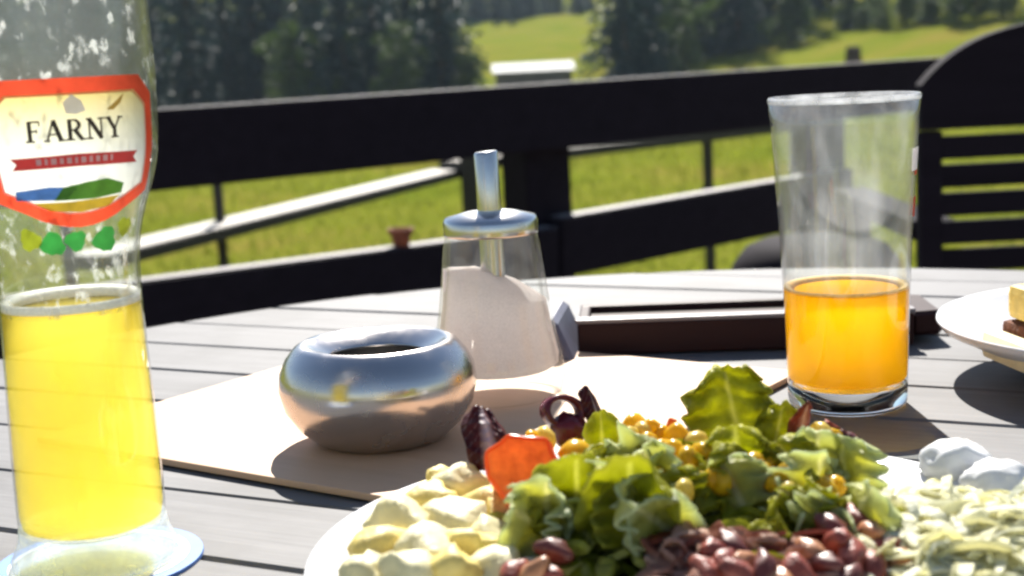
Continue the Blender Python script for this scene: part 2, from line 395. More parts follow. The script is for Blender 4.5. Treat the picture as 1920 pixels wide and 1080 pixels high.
# tree stump, field shed
st = P(1600, 108, 60); gz = ground(st.x, 60)
tag(link('tree_stump', lathe_mesh('tree_stump', [(0.0, 0.62), (0.27, 0.60), (0.31, 0.5), (0.33, 0.2), (0.42, -0.3)], 14), m_plain('stump_wood', (0.06, 0.035, 0.025), 0.9, 0.5, 8, bump=0.6), loc=(st.x, 60, max(gz, st.z - 0.15))), 'dark brown stump on the sunlit meadow above the fence', 'stump')
s0 = P(922, 128, 70); s1 = P(1078, 124, 70); zg = ground(1, 70)
shed = thing('field_shed', 'low shed with a pale roof at the meadow edge, just above the fence', 'shed', ((s0.x + s1.x) / 2, 70.8, zg))
L = s1.x - s0.x; zr = s0.z - zg
link('wall', box_mesh('wall', L * 0.92, 1.4, zr - 0.2, 0.02, (0, 0, (zr - 0.2) / 2)), m_plain('shed_wood', (0.12, 0.10, 0.10), 0.8, 0.3, 5), shed)
rf = bmesh.new()
q = [rf.verts.new(p_) for p_ in ((-L / 2, -0.85, zr - 0.28), (L / 2, -0.85, zr - 0.28), (L / 2, 0.85, zr + 0.12), (-L / 2, 0.85, zr + 0.12))]
rf.faces.new(q); ex = bmesh.ops.extrude_face_region(rf, geom=list(rf.faces)); bmesh.ops.translate(rf, vec=(0, 0, 0.06), verts=[g_ for g_ in ex['geom'] if isinstance(g_, bmesh.types.BMVert)])
bmesh.ops.recalc_face_normals(rf, faces=rf.faces)
rm = bpy.data.meshes.new('roof'); rf.to_mesh(rm); rf.free(); link('roof', rm, m_plain('pale_roof', (0.20, 0.215, 0.22), 0.7, 0.2, 3), shed)

# ------------------------------------------------------------------ terrace fence
def fp(px, py, off=0.0):                   # where a pixel meets the fence's front plane
    d = ray(px, py); o = fA - fn * off
    t = (o - CAM).dot(fn) / d.dot(fn); return CAM + d * t
fence = thing('terrace_fence', 'dark wooden fence with two wide boards and a post along the terrace', 'fence', tuple(fA + fd * 0.9))
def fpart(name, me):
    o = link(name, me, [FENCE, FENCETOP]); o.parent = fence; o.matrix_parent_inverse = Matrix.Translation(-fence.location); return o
zt0, zt1 = fp(310, 205).z, fp(1440, 129).z; zb0, zb1 = fp(310, 358).z, fp(1440, 238).z
print('fence z', zt0, zt1, zb0, zb1, fp(275, 525).z, fp(820, 455).z, fp(1100, 400).z, fp(1445, 342).z, fp(1100, 510).z, fp(1440, 440).z)
def along(px, py0, py1):                   # upper and lower edge of a board at that column
    return fp(px, py0), fp(px, py1)
def line(x0, y0, x1, y1, x): return y0 + (y1 - y0) * (x - x0) / (x1 - x0)
def fboard(xa, xb, topl, botl):
    a0 = fp(xa, line(*topl, xa)); a1 = fp(xb, line(*topl, xb))
    b0 = fp(xa, line(*botl, xa)); b1 = fp(xb, line(*botl, xb))
    return board_mesh('board', a0, a1, b0, b1, 0.05, fn)
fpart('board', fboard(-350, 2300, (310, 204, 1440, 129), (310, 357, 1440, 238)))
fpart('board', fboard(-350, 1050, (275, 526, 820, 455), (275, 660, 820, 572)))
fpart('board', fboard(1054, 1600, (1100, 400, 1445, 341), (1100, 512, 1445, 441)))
def fpost(xa, xb):
    p0 = fp(xa, 300) + fn * 0.052; p1 = fp(xb, 300) + fn * 0.052
    zt = fp((xa + xb) / 2, 200).z
    return board_mesh('post', (p0.x, p0.y, zt), (p1.x, p1.y, zt), (p0.x, p0.y, 0), (p1.x, p1.y, 0), 0.09, fn)
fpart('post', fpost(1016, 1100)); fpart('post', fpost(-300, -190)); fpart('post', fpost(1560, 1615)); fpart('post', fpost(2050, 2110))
pot_at = fp(762, 452) + fn * 0.018
# terracotta pot on the lower board
pot = thing('flower_pot', 'small reddish terracotta pot on the lower fence board', 'pot', tuple(Vector((pot_at.x, pot_at.y, fp(762, line(275, 526, 820, 455, 762)).z))))
link('pot_body', lathe_mesh('pot_body', [(0.0, 0.0), (0.016, 0.0), (0.023, 0.030), (0.019, 0.030), (0.015, 0.006), (0.0, 0.006)], 24), TERRA, pot, smooth=True)
link('rim', lathe_mesh('rim', [(0.022, 0.026), (0.0262, 0.026), (0.0268, 0.036), (0.022, 0.036), (0.022, 0.026)], 24), TERRA, pot)

# ------------------------------------------------------------------ pasture fence in the meadow
pf = thing('pasture_fence', 'pasture fence with one pale-topped rail sloping across the meadow', 'fence', (-1, 8, -1.0))
def ppart(name, me, mats):
    o = link(name, me, mats); o.parent = pf; o.matrix_parent_inverse = Matrix.Translation(-pf.location); return o
def rail(name, pa, pb, th, dp):
    pa, pb = Vector(pa), Vector(pb); d = (pb - pa).normalized(); n_ = Vector((-d.y, d.x, 0)).normalized()
    dn = Vector((0, 0, th)); return board_mesh(name, pa, pb, pa - dn, pb - dn, dp, n_, 0.006)
ra, rb = P(200, 479, 5.7), P(868, 316, 9.3)
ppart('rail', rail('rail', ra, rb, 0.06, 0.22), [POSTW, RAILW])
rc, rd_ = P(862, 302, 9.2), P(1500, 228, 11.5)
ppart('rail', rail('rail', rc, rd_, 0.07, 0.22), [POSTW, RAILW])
def pst(px, Y, wpx, top):
    a_ = P(px - wpx / 2, top, Y); b_ = P(px + wpx / 2, top, Y); g = ground(a_.x, Y) - 0.2
    zt = a_.z
    return board_mesh('post', (a_.x, Y, zt), (b_.x, Y, zt), (a_.x, Y, g), (b_.x, Y, g), abs(b_.x - a_.x), (0, 1, 0), 0.006)
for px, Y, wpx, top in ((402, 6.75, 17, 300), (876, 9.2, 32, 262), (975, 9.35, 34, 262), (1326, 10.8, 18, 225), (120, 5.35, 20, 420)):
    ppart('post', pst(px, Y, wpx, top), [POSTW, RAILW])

# ------------------------------------------------------------------ dark arched bench and stool beyond the table
BY = 1.95
bx0 = P(1722, 300, BY).x; bw = 0.86
bench = thing('garden_bench', 'dark garden bench with an arched slatted back beyond the table', 'bench', (bx0 + bw / 2, BY, 0))
def bpart(name, me): return link(name, me, [FENCE, FENCETOP], bench)
hw = bw / 2
def archz(x):                              # top of the back
    zl = P(1722, 160, BY).z; p9 = P(1920, 44, BY); d9 = p9.x - bx0
    d = min(x + hw, hw - x); return zl + (p9.z - zl) * (1 - math.exp(-max(0, d) / 0.07)) / (1 - math.exp(-d9 / 0.07))
zs = [P(1840, y_, BY).z for y_ in (245, 350, 403, 455)]
step = zs[1] - zs[2]; zcut = zs[0]
# arched head panel
n_ = 60; pts = [(-hw + bw * i / n_, archz(-hw + bw * i / n_)) for i in range(n_ + 1)]
bm = bmesh.new(); fr_ = [bm.verts.new((x, -0.015, z)) for x, z in pts] + [bm.verts.new((hw, -0.015, zcut + 0.005)), bm.verts.new((-hw, -0.015, zcut + 0.005))]
bm.faces.new(fr_); ex = bmesh.ops.extrude_face_region(bm, geom=list(bm.faces)); bmesh.ops.translate(bm, vec=(0, 0.03, 0), verts=[g_ for g_ in ex['geom'] if isinstance(g_, bmesh.types.BMVert)])
bmesh.ops.recalc_face_normals(bm, faces=bm.faces)
for f_ in bm.faces: f_.material_index = 0
me = bpy.data.meshes.new('head_panel'); bm.to_mesh(me); bm.free(); bpart('head_panel', me)
z = zcut - 0.005; k = 0
sl = box_mesh('slat', bw - 0.058, 0.018, step - 0.008, 0.001)
while z - step > 0.50:
    o = bpart('slat', sl); o.location = (0, 0.0, z - (step - 0.008) / 2); z -= step; k += 1
for sx in (-1, 1):
    bpart('stile', box_mesh('stile', 0.030, 0.026, zcut + 0.003, 0.003, (sx * (hw - 0.015), 0.002, (zcut + 0.003) / 2)))
    bpart('leg', box_mesh('leg', 0.05, 0.05, 0.62, 0.003, (sx * (hw - 0.03), 0.50, 0.31)))
    bpart('armrest', box_mesh('armrest', 0.06, 0.5, 0.028, 0.004, (sx * (hw - 0.03), 0.28, 0.634)))
for i in range(6):
    bpart('seat_slat', box_mesh('seat_slat', bw - 0.08, 0.06, 0.02, 0.003, (0, 0.07 + i * 0.075, 0.44)))
SY = 2.35
sc_ = P(1530, 447, SY); stool = thing('stool', 'dark wooden stool behind the table, partly hidden by the juice glass', 'stool', (sc_.x, SY, 0))
link('seat', lathe_mesh('seat', [(0, sc_.z), (0.085, sc_.z), (0.115, sc_.z - 0.012), (0.138, sc_.z - 0.042), (0.138, sc_.z - 0.055), (0, sc_.z - 0.055)], 40), [FENCE], stool, smooth=True)
for k in range(4):
    an = 0.6 + k * math.pi / 2
    link('leg', tube_mesh('leg', [(math.cos(an) * 0.16, math.sin(an) * 0.16, 0), (math.cos(an) * 0.09, math.sin(an) * 0.09, sc_.z - 0.05)], [0.016, 0.02], 8), FENCE, stool)
link('foot_ring', lathe_mesh('foot_ring', [(0.127, 0.2), (0.139, 0.2), (0.139, 0.212), (0.127, 0.212), (0.127, 0.2)], 32), FENCE, stool)

# ------------------------------------------------------------------ round plank table
TC = Vector((0.095, 0.551)); TR = 0.49; PA = -R(27)
pu = Vector((math.cos(PA), math.sin(PA))); pv = Vector((-pu.y, pu.x))
table = thing('round_table', 'round grey weathered plank table with the meal on it', 'table', (TC.x, TC.y, 0), PA)
pitch = 0.0605; nP = int(2 * TR / pitch) + 1; off0 = 0.012
k = -nP // 2
for k in range(-nP // 2 - 1, nP // 2 + 2):
    v0 = k * pitch + off0; v1 = v0 + pitch - 0.0017
    v0c, v1c = max(v0, -TR + 0.002), min(v1, TR - 0.002)
    if v1c - v0c < 0.008: continue
    right = [(math.sqrt(max(0, TR * TR - vv * vv)), vv) for vv in [v0c + (v1c - v0c) * i / 6 for i in range(7)]]
    left = [(-x, y) for x, y in right[::-1]]
    dz = random.uniform(-0.0006, 0.0003)
    link('plank', prism_mesh('plank', right + left, T - 0.026 + dz, T + dz, 0.0013), TABLEW, table)
link('crossbar', box_mesh('crossbar', 0.07, 0.86, 0.04, 0.003, (-0.22, 0, T - 0.048)), TABLEW, table)
link('crossbar', box_mesh('crossbar', 0.07, 0.86, 0.04, 0.003, (0.22, 0, T - 0.048)), TABLEW, table)
link('pedestal', lathe_mesh('pedestal', [(0.0, 0.03), (0.06, 0.03), (0.045, 0.1), (0.04, 0.5), (0.07, T - 0.07), (0.25, T - 0.069), (0.25, T - 0.03)], 32), FENCE, table, smooth=True)
for k in range(4):
    o = link('foot', box_mesh('foot', 0.36, 0.06, 0.045, 0.006, (0.2, 0, 0.0225)), FENCE, table); o.rotation_euler.z = k * math.pi / 2

# ------------------------------------------------------------------ placemat
ma = -R(35); mu = Vector((math.cos(ma), math.sin(ma), 0)); mv = Vector((-mu.y, mu.x, 0))
U0, U1, V0, V1 = -0.535, -0.278, 0.389, 0.636
mc = mu * (U0 + U1) / 2 + mv * (V0 + V1) / 2
MT = 0.003
pm = tag(link('placemat', box_mesh('placemat', U1 - U0, V1 - V0, MT, 0.0008, (0, 0, MT / 2)), MATC, loc=(mc.x, mc.y, T + 0.0008)), 'square cream placemat lying askew under the steel bowl', 'placemat')
pm.rotation_euler.z = ma
ZM = T + 0.0008 + MT                       # top of the mat

# ------------------------------------------------------------------ steel bowl
b0 = Vector((-0.0583, 0.593))
bowl = thing('steel_bowl', 'round polished steel bowl with an inward rim on the placemat', 'bowl', (b0.x, b0.y, ZM)); bowl.scale = (1.055, 1.055, 1.06)
link('bowl_body', lathe_mesh('bowl_body', [(0.0, 0.0), (0.022, 0.0), (0.026, 0.0012), (0.0325, 0.007), (0.0375, 0.0145), (0.0395, 0.0225), (0.0388, 0.0290), (0.0362, 0.0345), (0.0325, 0.0388), (0.0315, 0.0394)], 96), STEEL, bowl, smooth=True)
link('rim', lathe_mesh('rim', [(0.0315, 0.0394), (0.030, 0.0402), (0.0275, 0.0398), (0.0235, 0.0375), (0.0195, 0.0352), (0.0185, 0.0338), (0.0195, 0.0335), (0.0275, 0.038)], 96), STEEL, bowl, smooth=True)
link('inside', lathe_mesh('inside', [(0.0300, 0.0365), (0.0345, 0.0300), (0.0365, 0.0220), (0.030, 0.008), (0.0, 0.003)], 64), STEELIN, bowl, smooth=True)

# ------------------------------------------------------------------ sugar dispenser
d0 = Vector((-0.0085, 0.662))
GW_S = m_glass_wall('dispenser_glass', film=0.05, film_col=(0.75, 0.72, 0.70), edge=(0.8, 0.8, 0.78))
sug = thing('sugar_dispenser', 'glass sugar dispenser with steel cap and spout behind the bowl', 'dispenser', (d0.x, d0.y, ZM))
def facet(me, amp, n):                     # moulded ribs round the glass
    for v_ in me.vertices:
        a_ = math.atan2(v_.co.y, v_.co.x); r_ = math.hypot(v_.co.x, v_.co.y)
        if 0.006 < v_.co.z < 0.074:
            k_ = 1 + amp * math.cos(n * a_); v_.co.x *= k_; v_.co.y *= k_
out = [(0.0, 0.0), (0.026, 0.0), (0.030, 0.002), (0.0312, 0.008), (0.0300, 0.018), (0.0275, 0.030), (0.0250, 0.045), (0.0232, 0.060), (0.0218, 0.072), (0.0208, 0.0775)]
inn = [(0.0192, 0.0775), (0.0200, 0.072), (0.0222, 0.060), (0.0240, 0.045), (0.0265, 0.030), (0.0290, 0.018), (0.0295, 0.009), (0.0, 0.007)]
gm = lathe_mesh('glass_body', out, 96); facet(gm, 0.022, 10); link('glass_body', gm, GW_S, sug, smooth=True)
sp_ = lathe_mesh('sugar', [(0.0, 0.0130), (0.0250, 0.0130), (0.0285, 0.0150), (0.0290, 0.019), (0.0266, 0.030), (0.0242, 0.045), (0.0231, 0.053), (0.012, 0.057), (0.0, 0.059)], 48)
for v_ in sp_.vertices:
    if v_.co.z > 0.048: v_.co.z += -0.35 * v_.co.x + 0.002 * nz(v_.co, 150)
SUGAR = m_plain('sugar', (0.88, 0.83, 0.81), 0.8, 0.10, 1400, bump=0.9, translucent=0.68)
link('sugar', sp_, SUGAR, sug, smooth=True)
cap = link('cap', lathe_mesh('cap', [(0.0207, 0.0765), (0.0218, 0.0765), (0.0220, 0.0775), (0.0220, 0.0825), (0.0210, 0.0845), (0.012, 0.0868), (0.0068, 0.0875), (0.0, 0.0875)], 64), CHROME, sug, smooth=True)
tb = tube_mesh('spout', [(0, 0, 0.012), (0, 0, 0.06), (0, 0, 0.087), (-0.0005, 0, 0.1135), (-0.0005, 0, 0.1145)], [0.0056, 0.0056, 0.0056, 0.0056, 0.0050], 24)
for v_ in tb.vertices:
    if v_.co.z > 0.11: v_.co.z += v_.co.x * 0.08
link('spout', tb, CHROME, sug, smooth=True)

# ------------------------------------------------------------------ tray behind the placemat
t0 = G(1085, 668); t1 = G(1712, 648)
td = (t1 - t0); tl_ = td.length; ta = math.atan2(td.y, td.x)
tray = thing('serving_tray', 'narrow dark wooden tray with a light front rim behind the placemat', 'tray', ((t0.x + t1.x) / 2, (t0.y + t1.y) / 2, T + 0.001), ta)
TD, TH = 0.055, 0.017
link('base', box_mesh('base', tl_ - 0.004, TD - 0.002, 0.012, 0.001, (0, TD / 2, 0.007)), TRAYD, tray)
link('front_wall', box_mesh('front_wall', tl_, 0.006, TH, 0.0012, (0, 0.0, TH / 2)), TRAYD, tray)
link('rim_highlight', box_mesh('rim_highlight', tl_ + 0.002, 0.009, 0.0025, 0.0008, (0, 0.001, TH + 0.0013)), TRAYT, tray)  # added strip, a painted highlight along the front top edge
link('back_wall', box_mesh('back_wall', tl_, 0.006, TH, 0.0012, (0, TD, TH / 2)), TRAYD, tray)
for sx in (-1, 1):
    link('end_wall', box_mesh('end_wall', 0.006, TD - 0.007, TH, 0.0012, (sx * (tl_ / 2 - 0.003), TD / 2, TH / 2)), TRAYD, tray)
h0 = G(1044, 600, 0.024); h1 = G(1088, 700, 0.001)
hm = prism_mesh('handle', [(-0.0075, -0.030), (0.0085, -0.032), (0.012, 0.030), (-0.002, 0.033)], 0.0, 0.023, 0.0022)
for v_ in hm.vertices: v_.co.x += -0.45 * v_.co.z; v_.co.y += 0.25 * v_.co.z
o = link('handle', hm, SLATE, tray); o.location = (-tl_ / 2 - 0.0085, 0.004, 0); o['label'] = 'slate blue end handle'
hm2 = prism_mesh('handle', [(-0.006, 0.0), (0.011, 0.004), (0.010, 0.055), (-0.006, 0.06)], 0.003, 0.016, 0.0022)
o = link('handle', hm2, TRAYD, tray); o.location = (tl_ / 2 + 0.0065, 0.004, 0)

# ------------------------------------------------------------------ juice glass
def interp(prof):
    pr_ = sorted(((z, r) for r, z in prof))
    def f(z):
        if z <= pr_[0][0]: return pr_[0][1]
        for (za, ra_), (zb, rb_) in zip(pr_, pr_[1:]):
            if z <= zb: return ra_ + (rb_ - ra_) * (z - za) / max(1e-9, zb - za)
        return pr_[-1][1]
    return f
j0 = G(1589, 757)
GW_J = m_glass_wall('juice_glass_wall', film=0.03, film_col=(0.72, 0.72, 0.74), edge=(0.8, 0.82, 0.84), fscale=60, patchy=(0.45, 0.72, (1, 1, 0.3), 0.16))
FOOTG = m_solid_glass('thick_glass')
jg = thing('juice_glass', 'tall tumbler half full of orange juice on the right', 'glass', (j0.x, j0.y, T))
s_ = 1.0
wall_o = [(0.0262, 0.0105), (0.0266, 0.020), (0.0272, 0.045), (0.0284, 0.075), (0.0305, 0.110), (0.0322, 0.1355)]
wall_i = [(0.0315, 0.1355), (0.0298, 0.110), (0.0277, 0.075), (0.0267, 0.045), (0.0261, 0.020), (0.0257, 0.0120)]
wjo = interp(wall_o); JL = 0.0535
upw = [(wjo(z_), z_) for z_ in (JL, 0.065, 0.075, 0.09, 0.11, 0.125, 0.1355)]
link('glass_wall', lathe_mesh('glass_wall', upw + [(r_ - 0.0009, z_) for r_, z_ in upw][::-1], 96), GW_J, jg, smooth=True)
GW_JL = m_glass_wall('juice_glass_lower', film=0.03, edge=(0.85, 0.85, 0.82))
link('lower_wall', lathe_mesh('lower_wall', [q_ for q_ in wall_o if q_[1] < JL] + [(wjo(JL), JL)], 96), GW_JL, jg, smooth=True)
link('base', lathe_mesh('base', [(0.0, 0.0015), (0.018, 0.0012), (0.0235, 0.0), (0.0255, 0.0012), (0.0260, 0.003), (0.0262, 0.0100), (0.0240, 0.0104), (0.0, 0.0096)], 96), FOOTG, jg, smooth=True)
RIMG = m_glass_wall('glass_rim', film=0.35, film_col=(0.85, 0.85, 0.88), edge=(0.6, 0.6, 0.62))
link('rim', lathe_mesh('rim', [(0.0323, 0.1345), (0.0327, 0.1360), (0.0322, 0.1372), (0.0314, 0.1372), (0.0310, 0.1360), (0.0312, 0.1345)], 96), RIMG, jg, smooth=True)
JUICE = m_drink('orange_juice', (1.0, 0.92, 0.2), 58, (1.0, 0.78, 0.07), 0.78, 0.48, (1.0, 0.68, 0.015))
link('juice', lathe_mesh('juice', [(0.0, 0.0122), (0.0250, 0.0124), (0.0259, 0.0138), (0.0262, 0.020), (0.0268, 0.045), (0.0271, 0.0528), (0.0267, 0.0523), (0.0, 0.0522)], 96), JUICE, jg, smooth=True)
FROTH = m_plain('juice_froth', (0.85, 0.62, 0.22), 0.6, 0.2, 500, translucent=0.4)
link('froth_ring', lathe_mesh('froth_ring', [(0.0225, 0.0525), (0.0270, 0.0530), (0.0270, 0.0543), (0.0256, 0.0539), (0.0225, 0.0525)], 64), FROTH, jg, smooth=True)
# small printed mark on the glass, red and white
def wrap_patch(name, rfun, th0, th1, z0, z1, off, nt_=6, nz_=6):
    vs, fs = [], []
    for o_ in (off, off + 0.00012):
        for j in range(nz_ + 1):
            for i in range(nt_ + 1):
                th = th0 + (th1 - th0) * i / nt_; z = z0 + (z1 - z0) * j / nz_; r_ = rfun(z) + o_
                vs.append((r_ * math.sin(th), -r_ * math.cos(th), z))
    m_ = (nt_ + 1) * (nz_ + 1)
    for j in range(nz_):
        for i in range(nt_):
            q = j * (nt_ + 1) + i
            fs.append((q + m_, q + 1 + m_, q + nt_ + 2 + m_, q + nt_ + 1 + m_)); fs.append((q, q + nt_ + 1, q + nt_ + 2, q + 1))
    return mesh(name, vs, fs)
PRINTW = m_plain('white_print', (0.85, 0.80, 0.80), 0.4, 0.03, 50, translucent=0.35)
PRINTR = m_plain('red_print', (0.62, 0.045, 0.03), 0.4, 0.12, 120, translucent=0.35)
jr = interp(wall_o)
link('printed_mark', wrap_patch('printed_mark', jr, 0.92, 1.5, 0.1045, 0.114, 0.0002), PRINTW, jg)
link('printed_line', wrap_patch('printed_line', jr, 1.05, 1.45, 0.1025, 0.1042, 0.0002), PRINTR, jg)
link('printed_line', wrap_patch('printed_line', jr, 1.1, 1.5, 0.0845, 0.0925, 0.0002), PRINTR, jg)

# ------------------------------------------------------------------ beer glass
g0 = Vector((-0.1437, 0.464))
CT = 0.0016
mat_b = thing('added_mat', 'added round blue and white mat under the beer glass', 'beer mat', (g0.x + 0.001, g0.y, T))  # added mat, its colours stand in for sun glow and sky reflection
link('mat_disc', lathe_mesh('mat_disc', [(0, 0), (0.0340, 0), (0.0342, 0.0004), (0.0340, CT - 0.0002), (0.0, CT - 0.0002)], 64), m_plain('blue_card', (0.10, 0.22, 0.55), 0.6, 0.15, 80), mat_b)
link('white_print', lathe_mesh('white_print', [(0, CT - 0.00015), (0.0295, CT - 0.00015), (0.0295, CT), (0.0, CT)], 64), m_plain('white_glow_card', (0.80, 0.80, 0.80), 0.7, 0.05, 80), mat_b)  # white disc in place of sunlight focused below the glass
beer = thing('beer_glass', 'tall wheat beer glass half full of golden beer, with printed label', 'glass', (g0.x, g0.y, T + CT))
bo = [(0.0248, 0.0135), (0.0249, 0.020), (0.0248, 0.03), (0.0244, 0.05), (0.0238, 0.07), (0.0236, 0.085), (0.0238, 0.097), (0.0246, 0.107), (0.0263, 0.116), (0.0283, 0.1245), (0.0297, 0.134), (0.0304, 0.146), (0.0306, 0.158), (0.0303, 0.175), (0.0297, 0.195), (0.0290, 0.215), (0.0286, 0.226)]
def smoothprof(pf_, n=5):
    out_ = []
    for i in range(len(pf_) - 1):
        p0, p1, p2, p3 = pf_[max(i - 1, 0)], pf_[i], pf_[i + 1], pf_[min(i + 2, len(pf_) - 1)]
        for k in range(n):
            t = k / n
            out_.append(tuple(0.5 * (2 * p1[c] + (p2[c] - p0[c]) * t + (2 * p0[c] - 5 * p1[c] + 4 * p2[c] - p3[c]) * t * t + (3 * p1[c] - p0[c] - 3 * p2[c] + p3[c]) * t ** 3) for c in (0, 1)))
    return out_ + [pf_[-1]]
bo = smoothprof([(r * (0.96 if z < 0.1 else 0.96 + 0.115 * min(1, (z - 0.1) / 0.03)), z + 0.003 * min(1, z / 0.08)) for r, z in bo]); bi = [(r - 0.0008, z) for r, z in bo][::-1]
low = [q for q in bo if q[1] <= 0.0875]; upp = [q for q in bo if q[1] >= low[-1][1]]
GW_B = m_glass_wall('beer_glass_wall', film=0.02, film_col=(0.85, 0.85, 0.82), edge=(0.5, 0.55, 0.55), fscale=210, patchy=(0.60, 0.68, (1, 1, 0.6), 0.45))  # white patches: foam residue, plus sparkles of refracted light put into the colour
GW_L = m_glass_wall('beer_glass_wall_clean', film=0.03, edge=(0.6, 0.62, 0.55))
link('glass_wall', lathe_mesh('glass_wall', upp + [(r - 0.0008, z) for r, z in upp][::-1], 96), GW_B, beer, smooth=True)
link('lower_wall', lathe_mesh('lower_wall', low, 96), GW_L, beer, smooth=True)
link('foot', lathe_mesh('foot', [(0.0, 0.002), (0.02, 0.0012), (0.0262, 0.0), (0.0272, 0.0006), (0.0273, 0.0026), (0.0264, 0.0046), (0.0246, 0.0088), (0.0241, 0.0115), (0.0239, 0.0133), (0.0200, 0.0118), (0.010, 0.0092), (0.0, 0.0085)], 96), m_glass_wall('beer_foot_glass', tint=(0.9, 0.95, 1.0), film=0.35, film_col=(0.85, 0.88, 0.92), edge=(0.7, 0.78, 0.9)), beer, smooth=True)  # whitened, bluish foot: glow of the focused sun put into the material
bri = interp([(r - 0.0007, z) for r, z in bo])
lv = 0.0866
lq = [(0.0, 0.0100), (0.0100, 0.0106), (0.0195, 0.0128), (0.0224, 0.0142)] + [(bri(z), z) for z in (0.018, 0.03, 0.045, 0.06, 0.075, lv)] + [(bri(lv) - 0.001, lv - 0.0006), (0.0, lv - 0.0008)]
BEER = m_drink('golden_beer', (1.0, 0.945, 0.50), 62, (1.0, 0.93, 0.52), 0.70)
link('beer', lathe_mesh('beer', lq, 96), BEER, beer, smooth=True)
FOAM = m_plain('foam', (0.86, 0.84, 0.78), 0.7, 0.1, 900, bump=0.3, translucent=0.4)
link('foam_ring', lathe_mesh('foam_ring', [(0.0185, lv - 0.0004), (bri(lv), lv), (bri(lv) + 0.0001, lv + 0.0030), (bri(lv) - 0.0016, lv + 0.0018), (0.0185, lv - 0.0004)], 64), FOAM, beer, smooth=True)
# label, wrapped on the bulge of the glass; u, v are millimetres on the printed sheet
bor = interp(bo)
VC = T + CT
def wrap_poly(name, poly, off, mat, parent=beer, sub=1.2, hole=None):
    """fill a 2-D polygon (mm) and wrap it round the glass"""
    bm = bmesh.new()
    loops = [poly] + ([hole] if hole else [])
    for lp in loops:
        vv = []
        for i, p_ in enumerate(lp):
            q_ = lp[(i + 1) % len(lp)]; n__ = max(1, int(math.dist(p_, q_) / sub))
            for k in range(n__): vv.append(bm.verts.new((p_[0] + (q_[0] - p_[0]) * k / n__, p_[1] + (q_[1] - p_[1]) * k / n__, 0)))
        for i in range(len(vv)): bm.edges.new((vv[i], vv[(i + 1) % len(vv)]))
    bmesh.ops.triangle_fill(bm, edges=list(bm.edges), use_beauty=True)
    xs_ = [p_[0] for p_ in poly]; ys_ = [p_[1] for p_ in poly]
    g = math.ceil(min(xs_) / 3) * 3
    while g < max(xs_):
        bmesh.ops.bisect_plane(bm, geom=list(bm.verts) + list(bm.edges) + list(bm.faces), plane_co=(g, 0, 0), plane_no=(1, 0, 0)); g += 3
    g = math.ceil(min(ys_) / 4) * 4
    while g < max(ys_):
        bmesh.ops.bisect_plane(bm, geom=list(bm.verts) + list(bm.edges) + list(bm.faces), plane_co=(0, g, 0), plane_no=(0, 1, 0)); g += 4
    me = bpy.data.meshes.new(name); bm.to_mesh(me); bm.free()
    for v_ in me.vertices:
        z = v_.co.y / 1000; r_ = bor(z) + off; th = v_.co.x / 1000 / 0.0295 + LTH
        v_.co = Vector((r_ * math.sin(th), -r_ * math.cos(th), z))
    o = link(name, me, mat, parent)
    return o
LTH = math.atan2(-g0.x, g0.y) * -1.0 + 0.0  # the label faces the camera
LTH = -LTH + 0.20
def sheetmat(name, stops, tl=0.4):
    a = M(name); tc = a.n('ShaderNodeTexCoord'); sp = a.n('ShaderNodeSeparateXYZ'); a.l(tc.outputs['Object'], sp.inputs[0])
    mr = a.n('ShaderNodeMapRange'); mr.inputs[1].default_value = 0.112; mr.inputs[2].default_value = 0.158; a.l(sp.outputs[2], mr.inputs[0])
    c = a.ramp(mr.outputs[0], stops); p = a.pr(c, 0.35)
    t = a.n('ShaderNodeBsdfTranslucent'); a.l(c, t.inputs[0])
    return a.done(a.mixs(tl, p.outputs[0], t.outputs[0]))
zb, zt = 114.0, 159.5
W = 27.0
def outline(w, b, t, c, bow):
    pts = [(-w, b + c + 3), (-w, t - c), (-w + c, t), (w - c, t), (w, t - c), (w, b + c + 3), (w - c * 1.6, b + bow)]
    for i in range(1, 8):
        s = 1 - 2 * i / 8; pts.append(((w - c * 1.6) * s, b + bow * s * s))
    pts.append((-w + c * 1.6, b + bow)); return pts
ol = outline(W, zb, zt, 6.0, 5.0); il = outline(W - 4.0, zb + 4.2, zt - 4.4, 4.6, 4.2)
LAB_R = m_plain('label_red', (0.74, 0.075, 0.03), 0.35, 0.12, 200, translucent=0.55)
label = wrap_poly('label', ol, 0.0003, LAB_R, hole=outline(W - 4.6, zb + 4.8, zt - 5.0, 4.6, 4.2))
label['label'] = 'red bordered printed label with dark lettering'
wrap_poly('label_field', il, 0.0005, sheetmat('label_field', [(0.0, (0.80, 0.78, 0.70)), (0.5, (0.82, 0.80, 0.76)), (0.72, (0.82, 0.76, 0.56)), (0.95, (0.82, 0.62, 0.20))], 0.6), label)
INK = m_plain('dark_brown_ink', (0.05, 0.03, 0.02), 0.5, 0.2, 200)
